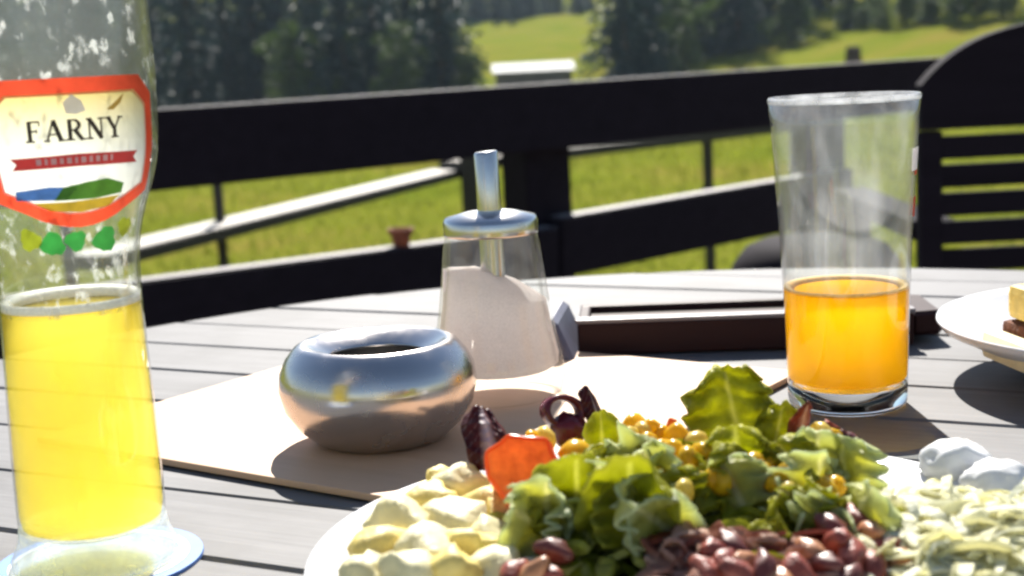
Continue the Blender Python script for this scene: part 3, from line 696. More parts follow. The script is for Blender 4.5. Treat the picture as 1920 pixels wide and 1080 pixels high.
# lettering: F A R N Y with serifs, built from strokes
def quad(x0, y0, x1, y1, w0, w1=None):
    w1 = w1 or w0; d = Vector((x1 - x0, y1 - y0)).normalized(); n_ = Vector((-d.y, d.x))
    return [(x0 - n_.x * w0 / 2, y0 - n_.y * w0 / 2), (x1 - n_.x * w1 / 2, y1 - n_.y * w1 / 2), (x1 + n_.x * w1 / 2, y1 + n_.y * w1 / 2), (x0 + n_.x * w0 / 2, y0 + n_.y * w0 / 2)]
def serif(x, y, w=0.42): return quad(x - w / 2, y, x + w / 2, y, 0.09)
GL = {
 'F': [quad(0.2, 0, 0.2, 1, 0.2), quad(0.1, 0.955, 0.68, 0.955, 0.09), quad(0.2, 0.52, 0.52, 0.52, 0.09), quad(0.66, 0.95, 0.66, 0.75, 0.07), quad(0.52, 0.62, 0.52, 0.42, 0.07), serif(0.2, 0.045)],
 'A': [quad(0.12, 0, 0.45, 1, 0.10), quad(0.45, 1, 0.78, 0, 0.22), quad(0.24, 0.33, 0.66, 0.33, 0.08), serif(0.12, 0.045, 0.3), serif(0.80, 0.045, 0.34)],
 'R': [quad(0.2, 0, 0.2, 1, 0.2), quad(0.1, 0.955, 0.5, 0.955, 0.09), quad(0.2, 0.5, 0.5, 0.5, 0.09), quad(0.48, 0.95, 0.64, 0.82, 0.14), quad(0.64, 0.84, 0.64, 0.62, 0.18), quad(0.64, 0.64, 0.48, 0.5, 0.14), quad(0.42, 0.5, 0.78, 0, 0.19), serif(0.2, 0.045), serif(0.8, 0.045, 0.26)],
 'N': [quad(0.15, 0, 0.15, 1, 0.10), quad(0.15, 0.98, 0.75, 0.02, 0.22), quad(0.75, 0, 0.75, 1, 0.10), serif(0.15, 0.045, 0.34), serif(0.75, 0.955, 0.34), serif(0.1, 0.955, 0.2)],
 'Y': [quad(0.1, 1, 0.42, 0.45, 0.2), quad(0.76, 1, 0.46, 0.45, 0.1), quad(0.44, 0, 0.44, 0.5, 0.2), serif(0.44, 0.045), serif(0.1, 0.955, 0.34), serif(0.78, 0.955, 0.3)],
}
word = 'FARNY'; lh = 6.4; lw_ = 5.6; adv = [0, 0.80, 1.74, 2.66, 3.62]; xw = -13.4
for i, ch in enumerate(word):
    lo = None; grp = []
    bmj = bmesh.new()
    for qk, q in enumerate(GL[ch]):
        poly = [(xw + adv[i] * lw_ * 1.06 + x * lw_, 140.8 + y * lh) for x, y in q]
        o = wrap_poly('letter_stroke', poly, 0.0007 + 0.00001 * qk, INK, label, 2.5)
        bmj.from_mesh(o.data); me_ = o.data; bpy.data.objects.remove(o); bpy.data.meshes.remove(me_)
    me = bpy.data.meshes.new('letter'); bmj.to_mesh(me); bmj.free(); link('letter', me, INK, label)
wrap_poly('banner', [(-18.5, 132.6), (-17.0, 134.4), (-18.5, 136.2), (0, 136.8), (18.5, 136.2), (17, 134.4), (18.5, 132.6), (0, 133.0)], 0.0007, m_plain('banner_red', (0.60, 0.05, 0.05), 0.4, 0.1, 100, translucent=0.3), label)
BANT = m_plain('banner_pink', (0.80, 0.42, 0.42), 0.4, 0.1, 100)
xk = -11.5
for wd_ in (1.4, 0.8, 1.5, 1.0, 1.3, 0.8, 1.4, 1.0, 1.2, 1.4, 0.8):
    wrap_poly('banner_mark', [(xk, 134.0), (xk + wd_, 134.0), (xk + wd_, 135.8), (xk, 135.8)], 0.0009, BANT, label); xk += wd_ + 0.85
wrap_poly('lake', [(-19, 126.2), (-19.5, 123.4), (-4, 122.8), (-1, 126.6), (-9, 127.2)], 0.0007, m_plain('lake_blue', (0.10, 0.24, 0.62), 0.4, 0.2, 200, translucent=0.3), label)
wrap_poly('hills', [(-8, 122.8), (-5, 126.8), (2, 128.0), (8, 128.6), (14, 126.6), (13.5, 123.6), (4, 122.6)], 0.0008, m_plain('hill_green', (0.10, 0.30, 0.03), 0.4, 0.2, 200, translucent=0.3), label)
wrap_poly('field', [(-14.5, 122.4), (-3, 122.2), (13, 122.9), (9.5, 119.9), (0, 118.7), (-9.5, 119.7)], 0.0007, m_plain('field_yellow', (0.74, 0.50, 0.04), 0.4, 0.2, 200, translucent=0.3), label)
wrap_poly('emblem', [(-2.6, 149.0), (-3.2, 152.2), (-0.8, 154.6), (1.6, 152.6), (2.6, 149.6), (0, 148.6)], 0.0007, m_plain('emblem_white', (0.78, 0.77, 0.82), 0.4, 0.1, 200, translucent=0.3), label)
wrap_poly('emblem', [(8.5, 149.5), (10.5, 151.0), (14.5, 154.2), (13.0, 151.2), (10.5, 149.2)], 0.0007, m_plain('emblem_ochre', (0.55, 0.36, 0.08), 0.4, 0.1, 200, translucent=0.3), label)
HOPG = m_plain('print_green', (0.04, 0.28, 0.05), 0.4, 0.2, 200, translucent=0.45)
HOPY = m_plain('print_olive', (0.30, 0.34, 0.02), 0.4, 0.2, 200, translucent=0.45)
def lobes(cx, cy, r_, n__=9, k_=0.13):
    return [(cx + r_ * (1 + k_ * math.cos(3 * a_ + cx) + 0.08 * math.cos(7 * a_ + cy)) * math.cos(a_) * 0.95, cy + r_ * 0.8 * (1 + k_ * math.cos(3 * a_ + cx) + 0.08 * math.cos(7 * a_)) * math.sin(a_)) for a_ in [2 * math.pi * i / (n__ * 3) for i in range(n__ * 3)]]
for cx, cy, r_, mt in ((-10.5, 109.2, 4.6, HOPG), (-2.2, 109.8, 3.9, HOPG), (9.0, 109.2, 4.9, HOPG), (-18.5, 110.8, 4.2, HOPY), (17.8, 112.4, 3.6, HOPY)):
    wrap_poly('hop_leaf', lobes(cx, cy, r_), 0.0004, mt, label)

# ------------------------------------------------------------------ plates
def plate_mesh(Rp):
    return lathe_mesh('plate_disc', [(0, 0.006), (Rp * 0.58, 0.0055), (Rp * 0.66, 0.008), (Rp * 0.76, 0.0135), (Rp * 0.97, 0.0195), (Rp, 0.0215), (Rp * 1.003, 0.0205), (Rp * 0.98, 0.0180), (Rp * 0.77, 0.0105), (Rp * 0.64, 0.003), (Rp * 0.60, 0.0), (Rp * 0.57, 0.0), (Rp * 0.55, 0.0025), (0, 0.003)], 96)
pc = Vector((0.046, 0.393))
PR = 0.108
plate = thing('salad_plate', 'round white china plate under the mixed salad', 'plate', (pc.x, pc.y, T + 0.0005))
link('plate_disc', plate_mesh(PR), CHINA, plate, smooth=True)
p2 = Vector((0.299, 0.648))
plate2 = thing('side_plate', 'white china plate at the right edge with a slice of cake', 'plate', (p2.x, p2.y, T + 0.0005))
pl2 = plate_mesh(0.101)
for v_ in pl2.vertices: v_.co.z *= 1.3
link('plate_disc', pl2, CHINA, plate2, smooth=True)
cake = thing('cake_slice', 'yellow and brown cake slice on the right plate', 'cake', (p2.x - 0.072, p2.y - 0.020, T + 0.0135), R(8))
link('brown_layer', box_mesh('brown_layer', 0.06, 0.045, 0.017, 0.003, (0.03, 0, 0.0085)), m_plain('brown_sponge', (0.12, 0.035, 0.012), 0.9, 0.4, 300, bump=0.6), cake)
link('yellow_layer', box_mesh('yellow_layer', 0.058, 0.043, 0.016, 0.004, (0.031, 0, 0.0255)), m_plain('yellow_cream', (0.80, 0.62, 0.18), 0.6, 0.15, 200, bump=0.4, translucent=0.25), cake)
link('cream_edge', box_mesh('cream_edge', 0.010, 0.042, 0.013, 0.0035, (-0.006, 0, 0.0068)), m_plain('pale_cream', (0.82, 0.72, 0.45), 0.6, 0.1, 200), cake)

# ------------------------------------------------------------------ salad
def leaf_mesh(name, W_, H_, curl=0.5, ruff=0.10, freq=4.5, seed=0, ribw=0.16, shape=0.55, nu=22, nv=28, cup=0.4, thick=0.0007):
    """a leaf piece: x across, z up, y its normal; ruffled edge, pale rib; real thickness"""
    vs, fs, rib = [], [], []
    for j in range(nv + 1):
        v = j / nv
        wv = W_ * (0.25 + 0.75 * math.sin(math.pi * min(1, 0.12 + v * 0.80)) ** shape)
        for i in range(nu + 1):
            u = -1 + 2 * i / nu
            edge = abs(u) ** 2
            y = cup * W_ * u * u + curl * H_ * v * v + ruff * W_ * (edge * 0.9 + 0.35 * v ** 3) * math.sin(freq * v * 2.2 + (3.1 if u > 0 else 0) + seed + 2.4 * u * v) + 0.12 * W_ * nz((u, v, seed), 2.3) + 0.075 * W_ * nz((u * W_, v * H_, seed * 0.01), 420)
            x = u * wv * (1 + 0.08 * nz((u * 0.5, v * 3, seed + 4), 1.2)); z = H_ * v * (1 - 0.22 * abs(u) ** 2.2 * v + 0.07 * nz((u * 3, v, seed + 9), 1.5))
            vs.append((x, y, z))
            r_ = max(0, 1 - abs(u) / (ribw * (1.25 - v))) if v < 0.95 else 0
            ve = max(0, 1 - abs(((abs(u) * 0.8 + v * 3.2 + 0.1 * seed) % 0.5) - 0.25) / 0.05) * 0.16
            rib.append((min(1, r_ + ve * (abs(u) > 0.1)), max(abs(u) ** 3, v ** 5), 0, 1))
    for j in range(nv):
        for i in range(nu):
            q = j * (nu + 1) + i; fs.append((q, q + 1, q + nu + 2, q + nu + 1))
    me = mesh(name, vs, fs)
    at = me.color_attributes.new('rib', 'FLOAT_COLOR', 'POINT')
    for i, c in enumerate(rib): at.data[i].color = c
    return me
def leaf(name, label, cat, pos, mat, W_, H_, yaw=0, tilt=0, roll=0, group=None, **kw):
    """pos: its foot; yaw turns it about the vertical, tilt leans it back"""
    me = leaf_mesh(name, W_, H_, **kw)
    o = link(name, me, mat, smooth=True)
    o.location = pos; o.rotation_euler = (Matrix.Rotation(yaw, 3, 'Z') @ Matrix.Rotation(roll, 3, 'Y') @ Matrix.Rotation(tilt, 3, 'X')).to_euler()
    m_ = o.modifiers.new('thickness', 'SOLIDIFY'); m_.thickness = 0.0008; m_.offset = 0
    return tag(o, label, cat, group)
def blob_mesh(name, sx, sy, sz, amp=0.12, fr=2.0, seed=0, sub=3, power=1.0):
    bm = bmesh.new(); bmesh.ops.create_icosphere(bm, subdivisions=sub, radius=1)
    for v_ in bm.verts:
        d = v_.co.copy(); k_ = 1 + amp * nz(d, fr, seed) + amp * 0.4 * nz(d, fr * 2.6, seed + 5)
        c_ = Vector([math.copysign(abs(x) ** power, x) for x in d]) * k_
        v_.co = Vector((c_.x * sx, c_.y * sy, c_.z * sz))
    me = bpy.data.meshes.new(name); bm.to_mesh(me); bm.free(); return me

LET = m_leaf('lettuce_green', (0.42, 0.44, 0.016), (0.70, 0.70, 0.26), 0.72, 0.3, 0.4, 90, edge=(0.55, 0.55, 0.10))
LETD = m_leaf('lettuce_shaded', (0.045, 0.105, 0.018), (0.30, 0.42, 0.18), 0.35, 0.3, 0.35, 60)  # darker copy of the lettuce green, shade of the hollow painted in
LETP = m_leaf('lettuce_pale', (0.62, 0.60, 0.12), (0.85, 0.83, 0.48), 0.65, 0.3, 0.3, 60, edge=(0.70, 0.76, 0.50))
LETY = m_leaf('frilly_lettuce', (0.46, 0.46, 0.035), (0.60, 0.58, 0.20), 0.6, 0.35, 0.4, 120)
RAD = m_leaf('radicchio', (0.085, 0.014, 0.016), (0.72, 0.60, 0.62), 0.3, 0.3, 0.45, 60)
RADB = m_leaf('brown_red_leaf', (0.27, 0.06, 0.035), (0.62, 0.42, 0.32), 0.45, 0.35, 0.45, 80)

# a loose bed of shredded lettuce under everything
def heap(x, y):                            # height of the salad heap above the table, from the plate centre
    r = math.hypot(x / 0.086, y / 0.080); return 0.008 + 0.028 * max(0, 1 - r * r) ** 0.6
random.seed(21)
def shred_mesh(name, n, place, wd, ln, seed, curl=1.0, seg=6, thk=0.12):
    rnd = random.Random(seed); vs, fs, rib = [], [], []
    for i in range(n):
        p, lift = place(rnd)
        an = rnd.uniform(0, 6.283); L = ln * rnd.uniform(0.5, 1.3); w_ = wd * rnd.uniform(0.6, 1.4)
        d = Vector((math.cos(an), math.sin(an), rnd.gauss(0, 0.25) * lift)).normalized()
        bend = rnd.gauss(0, 1.0) * curl; s = d.cross(Vector((rnd.gauss(0, 0.6), rnd.gauss(0, 0.6), 1))).normalized(); nn = s.cross(d)
        q = p - d * L / 2; cr = rnd.random()
        b = len(vs)
        for k in range(seg + 1):
            t = k / seg; th = bend * (t - 0.5)
            dd = d * math.cos(th) + nn * math.sin(th) * (1 if i % 2 else 0.4) + s * math.sin(th) * 0.5
            w2 = w_ * (0.55 + 0.45 * math.sin(math.pi * t))
            tk = nn * wd * thk
            vs += [q - s * w2 / 2 + tk, q + s * w2 / 2 + tk, q + s * w2 / 2 - tk, q - s * w2 / 2 - tk]
            rib += [(cr, 0, 0, 1)] * 4
            q = q + dd * (L / seg)
        for k in range(seg):
            for e in range(4):
                e2 = (e + 1) % 4; fs.append((b + k * 4 + e, b + k * 4 + e2, b + k * 4 + 4 + e2, b + k * 4 + 4 + e))
        fs.append((b, b + 1, b + 2, b + 3)); m4 = b + seg * 4; fs.append((m4 + 3, m4 + 2, m4 + 1, m4))
    me = mesh(name, vs, fs)
    at = me.color_attributes.new('rib', 'FLOAT_COLOR', 'POINT')
    at.data.foreach_set('color', [c for x in rib for c in x])
    return me
def bedplace(rnd):
    while True:
        x, y = rnd.uniform(-0.085, 0.085), rnd.uniform(-0.08, 0.08)
        if math.hypot(x / 0.088, y / 0.082) < 1: break
    h = heap(x, y); return Vector((pc.x + x, pc.y + y, T + rnd.uniform(0.4, 1.0) * h)), 1.0
tag(link('lettuce_bed', shred_mesh('lettuce_bed', 1100, bedplace, 0.008, 0.018, 3, 2.2, 8), LET), 'green shredded lettuce filling the heap under the salad', 'lettuce', kind='stuff')

# shredded cabbage, right
cc = G(1790, 1010, 0.030)
def cabplace(rnd):
    a_, r_ = rnd.uniform(0, 6.283), math.sqrt(rnd.random())
    x, y = r_ * math.cos(a_), r_ * math.sin(a_)
    h = 0.021 * max(0, 1 - r_ ** 2.4) ** 0.8 + 0.005
    return Vector((cc.x + x * 0.046, cc.y + y * 0.046, T + 0.012 + h * rnd.uniform(0.7, 1.0))), 0.45
CAB = m_leaf('cabbage', (0.86, 0.83, 0.54), (0.93, 0.93, 0.83), 0.5, 0.45, 0.12, 120)
tag(link('shredded_cabbage', shred_mesh('shredded_cabbage', 1500, cabplace, 0.0034, 0.017, 8, 1.4, 7, 0.10), CAB), 'pale shredded white cabbage heaped on the right of the plate', 'cabbage', kind='stuff')
link_core = tag(link('cabbage_core', blob_mesh('cabbage_core', 0.044, 0.044, 0.0185, 0.15, 2.2, 3), CAB, loc=(cc.x, cc.y, T + 0.017), smooth=True), 'dense pale middle of the shredded cabbage heap', 'cabbage', kind='stuff')
CREAM = m_plain('white_dressing', (0.82, 0.82, 0.82), 0.35, 0.03, 90, bump=0.15, translucent=0.2)
q1 = P(1792, 872, 0.452); q2 = P(1872, 910, 0.435)
tag(link('mozzarella_ball', blob_mesh('mozzarella_ball', 0.0112, 0.010, 0.0085, 0.22, 1.4, 1, 4), CREAM, loc=q1, smooth=True), 'rounder upper white lump behind the shredded cabbage', 'cheese')
tag(link('mozzarella_ball', blob_mesh('mozzarella_ball', 0.0112, 0.009, 0.0085, 0.22, 1.4, 7, 4), CREAM, loc=q2, smooth=True), 'lower right white lump behind the shredded cabbage', 'cheese')

# potato salad, left
POT = m_plain('potato', (0.85, 0.70, 0.24), 0.5, 0.16, 160, bump=0.5, translucent=0.22)
POTC = m_plain('creamy_potato', (0.86, 0.79, 0.48), 0.5, 0.12, 160, bump=0.5, translucent=0.22)
random.seed(31)
def slice_mesh(name, r_, th, seed):
    bm = bmesh.new(); n = 22; rnd = random.Random(seed)
    a0_ = rnd.uniform(0, 6)
    pr_ = [(0.0, th), (0.55, th * 0.96), (0.88, th * 0.86), (1.0, th * 0.45), (1.0, -th * 0.45), (0.88, -th * 0.86), (0.55, -th * 0.96), (0.0, -th)]
    me = lathe_mesh(name, [(max(0.0, q_[0]) * r_, q_[1]) for q_ in pr_], n)
    for v_ in me.vertices:
        a_ = math.atan2(v_.co.y, v_.co.x)
        k_ = 1 + 0.13 * math.cos(2 * a_ + a0_) + 0.10 * math.cos(3 * a_ + 2 * a0_) + 0.12 * nz(v_.co / r_, 1.6, seed)
        v_.co.x *= k_; v_.co.y *= k_; v_.co.z += 0.25 * th * nz(v_.co / r_, 1.3, seed + 3) + 0.5 * th * (v_.co.x / r_) ** 2 * math.sin(a0_)
    return me
potspots = [(745, 985, .395, 13), (800, 950, .415, 12), (862, 915, .425, 12), (720, 1035, .375, 13), (850, 985, .40, 14), (905, 960, .41, 11), (800, 1040, .37, 13), (875, 1035, .375, 13), (930, 1020, .385, 12), (950, 975, .405, 10), (765, 1075, .355, 12), (850, 1080, .355, 12), (690, 1075, .36, 10), (835, 905, .435, 9), (925, 1070, .36, 11)]
for i, (x, y, Y, r_) in enumerate(potspots):
    o = link('potato_chunk', blob_mesh('potato_chunk', r_ / 1000 * 0.72, r_ / 1000 * 0.6, r_ / 1000 * 0.48, 0.34, 1.5, i * 3.1, 3, 0.72), POT if i % 2 else POTC, loc=P(x, y, Y), smooth=True)
    o.rotation_euler = (random.uniform(-0.9, 0.7), random.uniform(-0.7, 0.7), random.uniform(0, 6))
    tag(o, 'creamy yellow potato chunk in the salad at the left of the plate', 'potato', 'potato chunks on the left of the salad')
tag(link('potato_mash', blob_mesh('potato_mash', 0.030, 0.030, 0.016, 0.22, 2.4, 5), POTC, loc=P(835, 1040, 0.385) - Vector((0, 0, 0.010)), smooth=True), 'creamy potato dressing under the potato chunks', 'potato', kind='stuff')

# tomato wedge
def wedge_mesh(name, r_, ang, seed):
    vs, fs = [], []; nu, nv = 12, 12
    for j in range(nv + 1):
        ph = math.pi * j / nv
        for i in range(nu + 1):
            th = -ang / 2 + ang * i / nu
            vs.append((r_ * math.sin(ph) * math.cos(th) * 1.0, r_ * math.sin(ph) * math.sin(th), r_ * 1.12 * math.cos(ph)))
    for j in range(nv):
        for i in range(nu):
            q = j * (nu + 1) + i; fs.append((q, q + nu + 1, q + nu + 2, q + 1))
    for s in (0, nu):
        c = len(vs); m_ = 6
        for j in range(nv + 1):
            p_ = Vector(vs[j * (nu + 1) + s])
            for k in range(1, 5):
                t = k / 4; q_ = p_ * (1 - t) + Vector((0, 0, p_.z * 0.9)) * t
                dent = 0.10 * r_ * math.sin(math.pi * t) * math.sin(math.pi * j / nv)
                q_.y += -dent if s else dent
                vs.append(tuple(q_))
        for j in range(nv):
            prev = [j * (nu + 1) + s] + [c + j * 4 + k for k in range(4)]; nxt = [(j + 1) * (nu + 1) + s] + [c + (j + 1) * 4 + k for k in range(4)]
            for k in range(4): fs.append((prev[k], prev[k + 1], nxt[k + 1], nxt[k]) if s else (prev[k + 1], prev[k], nxt[k], nxt[k + 1]))
    me = mesh(name, vs, fs)
    for k, p_ in enumerate(me.polygons): p_.material_index = 0 if k < nu * nv else 1
    bm = bmesh.new(); bm.from_mesh(me); bmesh.ops.remove_doubles(bm, verts=bm.verts, dist=1e-6); bmesh.ops.recalc_face_normals(bm, faces=bm.faces); bm.to_mesh(me); bm.free()
    return me
FLESH = m_plain('tomato_flesh', (0.96, 0.36, 0.10), 0.3, 0.35, 220, bump=0.8, translucent=0.7)
TOM = m_plain('tomato', (0.90, 0.18, 0.025), 0.2, 0.2, 110, bump=0.1, translucent=0.55)
def chunk_mesh(name, pts, th):
    """a cut piece: outline in x-z, th deep, edges softened; its upper faces are skin"""
    bm = bmesh.new()
    fr_ = [bm.verts.new((x, -th / 2 * (0.75 + 12 * z), z)) for x, z in pts]; bk = [bm.verts.new((x * 0.9, th / 2, z)) for x, z in pts]
    bm.faces.new(fr_); bm.faces.new(bk[::-1]); n = len(pts)
    for k in range(n): bm.faces.new((fr_[k], bk[k], bk[(k + 1) % n], fr_[(k + 1) % n]))
    bmesh.ops.recalc_face_normals(bm, faces=bm.faces)
    for f in bm.faces: f.material_index = 0 if f.normal.z > 0.35 else 1
    bmesh.ops.bevel(bm, geom=list(bm.edges), offset=0.0016, segments=3, affect='EDGES', profile=0.5)
    bmesh.ops.triangulate(bm, faces=[f for f in bm.faces if len(f.verts) > 4])
    bmesh.ops.subdivide_edges(bm, edges=[e for e in bm.edges if e.calc_length() > 0.003], cuts=2, use_grid_fill=True)
    for v_ in bm.verts: v_.co += v_.co.normalized() * 0.0007 * nz(v_.co, 260, 2)
    me = bpy.data.meshes.new(name); bm.to_mesh(me); bm.free(); return me
o = tag(link('tomato_wedge', chunk_mesh('tomato_wedge', [(-0.0105, 0.0085), (-0.004, 0.0140), (0.0085, 0.0135), (0.0115, 0.006), (0.0105, -0.008), (0.0085, -0.0165), (0.0035, -0.0165), (-0.0025, -0.007), (-0.0095, 0.001)], 0.015), [TOM, FLESH], loc=P(975, 908, .405), smooth=True), 'upright orange red tomato wedge between potatoes and lettuce', 'tomato')
o.rotation_euler = (R(-22), R(3), R(-8))
o = tag(link('tomato_wedge', wedge_mesh('tomato_wedge', 0.012, 1.2, 2), [TOM, FLESH], loc=P(1045, 868, .425), smooth=True), 'smaller pale tomato piece right behind the big wedge', 'tomato')
o.rotation_euler = (R(30), R(60), R(-20))

# leaves, from the left to the right
leaf('radicchio_leaf', 'white ribbed dark red radicchio piece behind the tomato wedge', 'radicchio', P(925, 880, .428), RAD, 0.0070, 0.019, yaw=0.3, tilt=R(-8), seed=2, ribw=0.5, cup=0.5)
leaf('radicchio_leaf', 'small dark red leaf tip standing left of the corn', 'radicchio', P(1118, 800, .45), RAD, 0.0035, 0.012, yaw=0.8, tilt=R(10), seed=4)
# red onion ring
def ring_mesh(name, r_, w_, th, seed):
    me = lathe_mesh(name, [(r_, -w_ / 2), (r_ + th, -w_ / 2 * 0.9), (r_ + th, w_ / 2 * 0.9), (r_, w_ / 2), (r_ - th * 0.6, 0), (r_, -w_ / 2)], 28)
    for v_ in me.vertices:
        a_ = math.atan2(v_.co.y, v_.co.x); k_ = 1 + 0.10 * math.cos(2 * a_ + seed); v_.co.x *= k_; v_.co.y *= k_ * 0.9
    return me
ONI = m_plain('red_onion', (0.16, 0.022, 0.035), 0.25, 0.35, 120, translucent=0.3)
o = tag(link('onion_ring', ring_mesh('onion_ring', 0.0050, 0.007, 0.0014, 1), ONI, loc=P(1055, 772, .450), smooth=True), 'dark red onion ring standing at the back of the salad', 'onion')
o.rotation_euler = (R(75), 0, R(20))
o = link('onion_chunk', blob_mesh('onion_chunk', 0.0058, 0.005, 0.006, 0.2, 2, 3), ONI, smooth=True); o.location = P(1066, 808, .448)
tag(o, 'brown red onion piece right below the onion ring', 'onion')
leaf('lettuce_leaf', 'green lettuce leaf with a pale edge right of the tomato wedge', 'lettuce', P(1085, 1035, .378), LET, 0.0135, 0.028, yaw=R(8), tilt=R(2), seed=1, curl=-0.05, cup=0.35, ribw=0.10, ruff=0.22, freq=7, shape=0.25)
leaf('lettuce_leaf', 'broad green lettuce leaf in the middle of the salad front', 'lettuce', P(1195, 1075, .370), LET, 0.0145, 0.036, yaw=R(-14), tilt=R(4), seed=3, curl=-0.15, cup=-0.4, ribw=0.12, ruff=0.24, freq=7, shape=0.25)
leaf('lettuce_leaf', 'pale curled lettuce leaf lying behind the broad green one', 'lettuce', P(1160, 905, .405), LETP, 0.0125, 0.020, yaw=R(30), tilt=R(-55), seed=5, curl=0.3, cup=0.4)
leaf('lettuce_leaf', 'small bright green leaf left of the upright frilly leaf', 'lettuce', P(1130, 850, .432), LET, 0.006, 0.013, yaw=R(-10), tilt=R(5), seed=6, curl=0.2)
leaf('lettuce_leaf', 'pale green leaf above the middle of the salad', 'lettuce', P(1270, 900, .400), LETP, 0.012, 0.018, yaw=R(-25), tilt=R(-60), seed=7, curl=0.3)
leaf('frilly_leaf', 'upright frilly yellow green lettuce leaf, tallest in the salad', 'lettuce', P(1392, 850, .440), LETY, 0.0150, 0.0285, yaw=R(10), tilt=R(-4), roll=R(-9), seed=2.2, curl=0.10, ruff=0.30, freq=11, ribw=0.12, shape=0.35, cup=0.25, nu=26, nv=30)
leaf('frilly_leaf', 'lower frilly leaf leaning right of the tallest leaf', 'lettuce', P(1448, 860, .433), LETY, 0.0075, 0.018, yaw=R(-20), tilt=R(5), roll=R(12), seed=6.2, curl=0.15, ruff=0.35, freq=11, ribw=0.1, shape=0.4, nu=18, nv=22)
leaf('red_leaf', 'pinkish ribbed red leaf curl beside the juice glass foot', 'radicchio', P(1500, 838, .430), RADB, 0.0050, 0.016, yaw=R(35), tilt=R(8), roll=R(-6), seed=8, ribw=0.7, curl=-0.2)
leaf('red_leaf', 'dark red brown leaf drooping in front of the glass shadow', 'radicchio', P(1520, 830, .428), RADB, 0.0105, 0.024, yaw=R(-10), tilt=R(-20), roll=R(142), seed=9, ribw=0.08, curl=0.25, ruff=0.3)
leaf('red_leaf', 'smaller dark red leaf edge right of the drooping leaf', 'radicchio', P(1600, 930, .415), RAD, 0.0060, 0.018, yaw=R(-30), tilt=R(8), roll=R(-18), seed=10, ribw=0.2)
leaf('lettuce_leaf', 'pale crisp lettuce leaf below the dark red leaf', 'lettuce', P(1520, 985, .395), LETP, 0.011, 0.024, yaw=R(-25), tilt=R(-25), roll=R(10), seed=11, curl=0.2, ribw=0.35)
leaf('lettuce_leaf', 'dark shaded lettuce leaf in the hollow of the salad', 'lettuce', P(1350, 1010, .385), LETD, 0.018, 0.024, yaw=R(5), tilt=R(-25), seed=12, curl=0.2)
leaf('lettuce_leaf', 'shaded olive leaf under the corn on the right', 'lettuce', P(1430, 990, .392), LET, 0.013, 0.020, yaw=R(-20), tilt=R(-40), seed=13, curl=0.2)
leaf('lettuce_leaf', 'small bright green leaf piece among the red beans', 'lettuce', P(1455, 1045, .362), LET, 0.006, 0.010, yaw=R(20), tilt=R(-20), seed=14)
leaf('lettuce_leaf', 'bright green leaf tip at the bottom below the tomato', 'lettuce', P(1100, 1085, .352), LET, 0.009, 0.008, yaw=R(10), tilt=R(-50), seed=15)
leaf('lettuce_leaf', 'pale frilly leaf at the bottom left of the beans', 'lettuce', P(1260, 1095, .350), LETP, 0.006, 0.012, yaw=R(-10), tilt=R(-10), seed=16)

def hsurf(px, py, lift=0.0):               # where that pixel meets the heap of salad
    d = ray(px, py); y = 0.52
    p = None; y = 0.28
    while y < 0.5:
        p = CAM + d * (y / d.y); x_, y_ = p.x - pc.x, p.y - pc.y; rr = math.hypot(x_ / 0.088, y_ / 0.082)
        if p.z < T + 0.012 + lift + 0.031 * max(0, 1 - rr * rr) ** 0.55: return p
        y += 0.002
    return p
rn = random.Random(42)
SM = [leaf_mesh('torn_leaf', rn.uniform(0.0055, 0.012), rn.uniform(0.010, 0.020), curl=rn.uniform(-0.3, 0.5), ruff=0.32, freq=rn.uniform(7, 11), seed=k * 1.7, ribw=0.16, shape=0.35, cup=rn.uniform(-0.4, 0.5), nu=14, nv=16) for k in range(9)]
SMM = [LET, LETP, LETY, LET, LETP, LETY, LET, LETY, LETP]
for k in range(9): SM[k].materials.append(SMM[k])
sp_n = 0
for i in range(95):
    px = rn.uniform(1010, 1600); py = rn.uniform(868, 1000)
    if px < 1090 and py < 930: continue
    if px > 1520 and py < 900: continue
    if 1280 < px < 1480 and py > 930: continue
    if 1150 < px < 1460 and py < 905 and i % 3: continue
    p = hsurf(px, py, -0.002); k = i % 9
    o = link('torn_leaf', SM[k], None, smooth=True); o.location = p - Vector((0, 0, 0.004))
    o.rotation_euler = (Matrix.Rotation(rn.uniform(-1.2, 1.2), 3, 'Z') @ Matrix.Rotation(rn.uniform(-0.9, 0.9), 3, 'Y') @ Matrix.Rotation(rn.uniform(-1.25, 0.15), 3, 'X')).to_euler()
    m_ = o.modifiers.new('thickness', 'SOLIDIFY'); m_.thickness = 0.0006
    kind_ = ('green', 'pale', 'yellowish')[[LET, LETP, LETY].index(SMM[k])]
    tag(o, {'green': 'small fresh green torn lettuce piece in the middle of the salad', 'pale': 'small pale torn lettuce piece in the middle of the salad', 'yellowish': 'small frilly yellowish lettuce piece in the middle of the salad'}[kind_], 'lettuce', kind_ + ' torn lettuce pieces in the salad')
def redplace(rnd):
    p = hsurf(rnd.uniform(1230, 1720), rnd.uniform(1000, 1130), -0.002); return p + Vector((0, 0, rnd.uniform(-0.004, 0.001))), 0.8
tag(link('shredded_radicchio', shred_mesh('shredded_radicchio', 330, redplace, 0.0075, 0.011, 28, 1.5, 6, 0.07), RADB), 'reddish brown shredded leaves around the beans at the front', 'radicchio', kind='stuff')
pcs = [P(1420, 868, .425), P(1480, 915, .408), P(1300, 880, .415), P(1360, 862, .425)]
def paleplace(rnd):
    c_ = rnd.choice(pcs); return c_ + Vector((rnd.gauss(0, 0.008), rnd.gauss(0, 0.006), rnd.gauss(-0.003, 0.003))), 0.7
tag(link('pale_shreds', shred_mesh('pale_shreds', 170, paleplace, 0.0034, 0.015, 18, 1.4), CAB), 'pale cabbage shreds around the sweetcorn at the back of the salad', 'cabbage', kind='stuff')
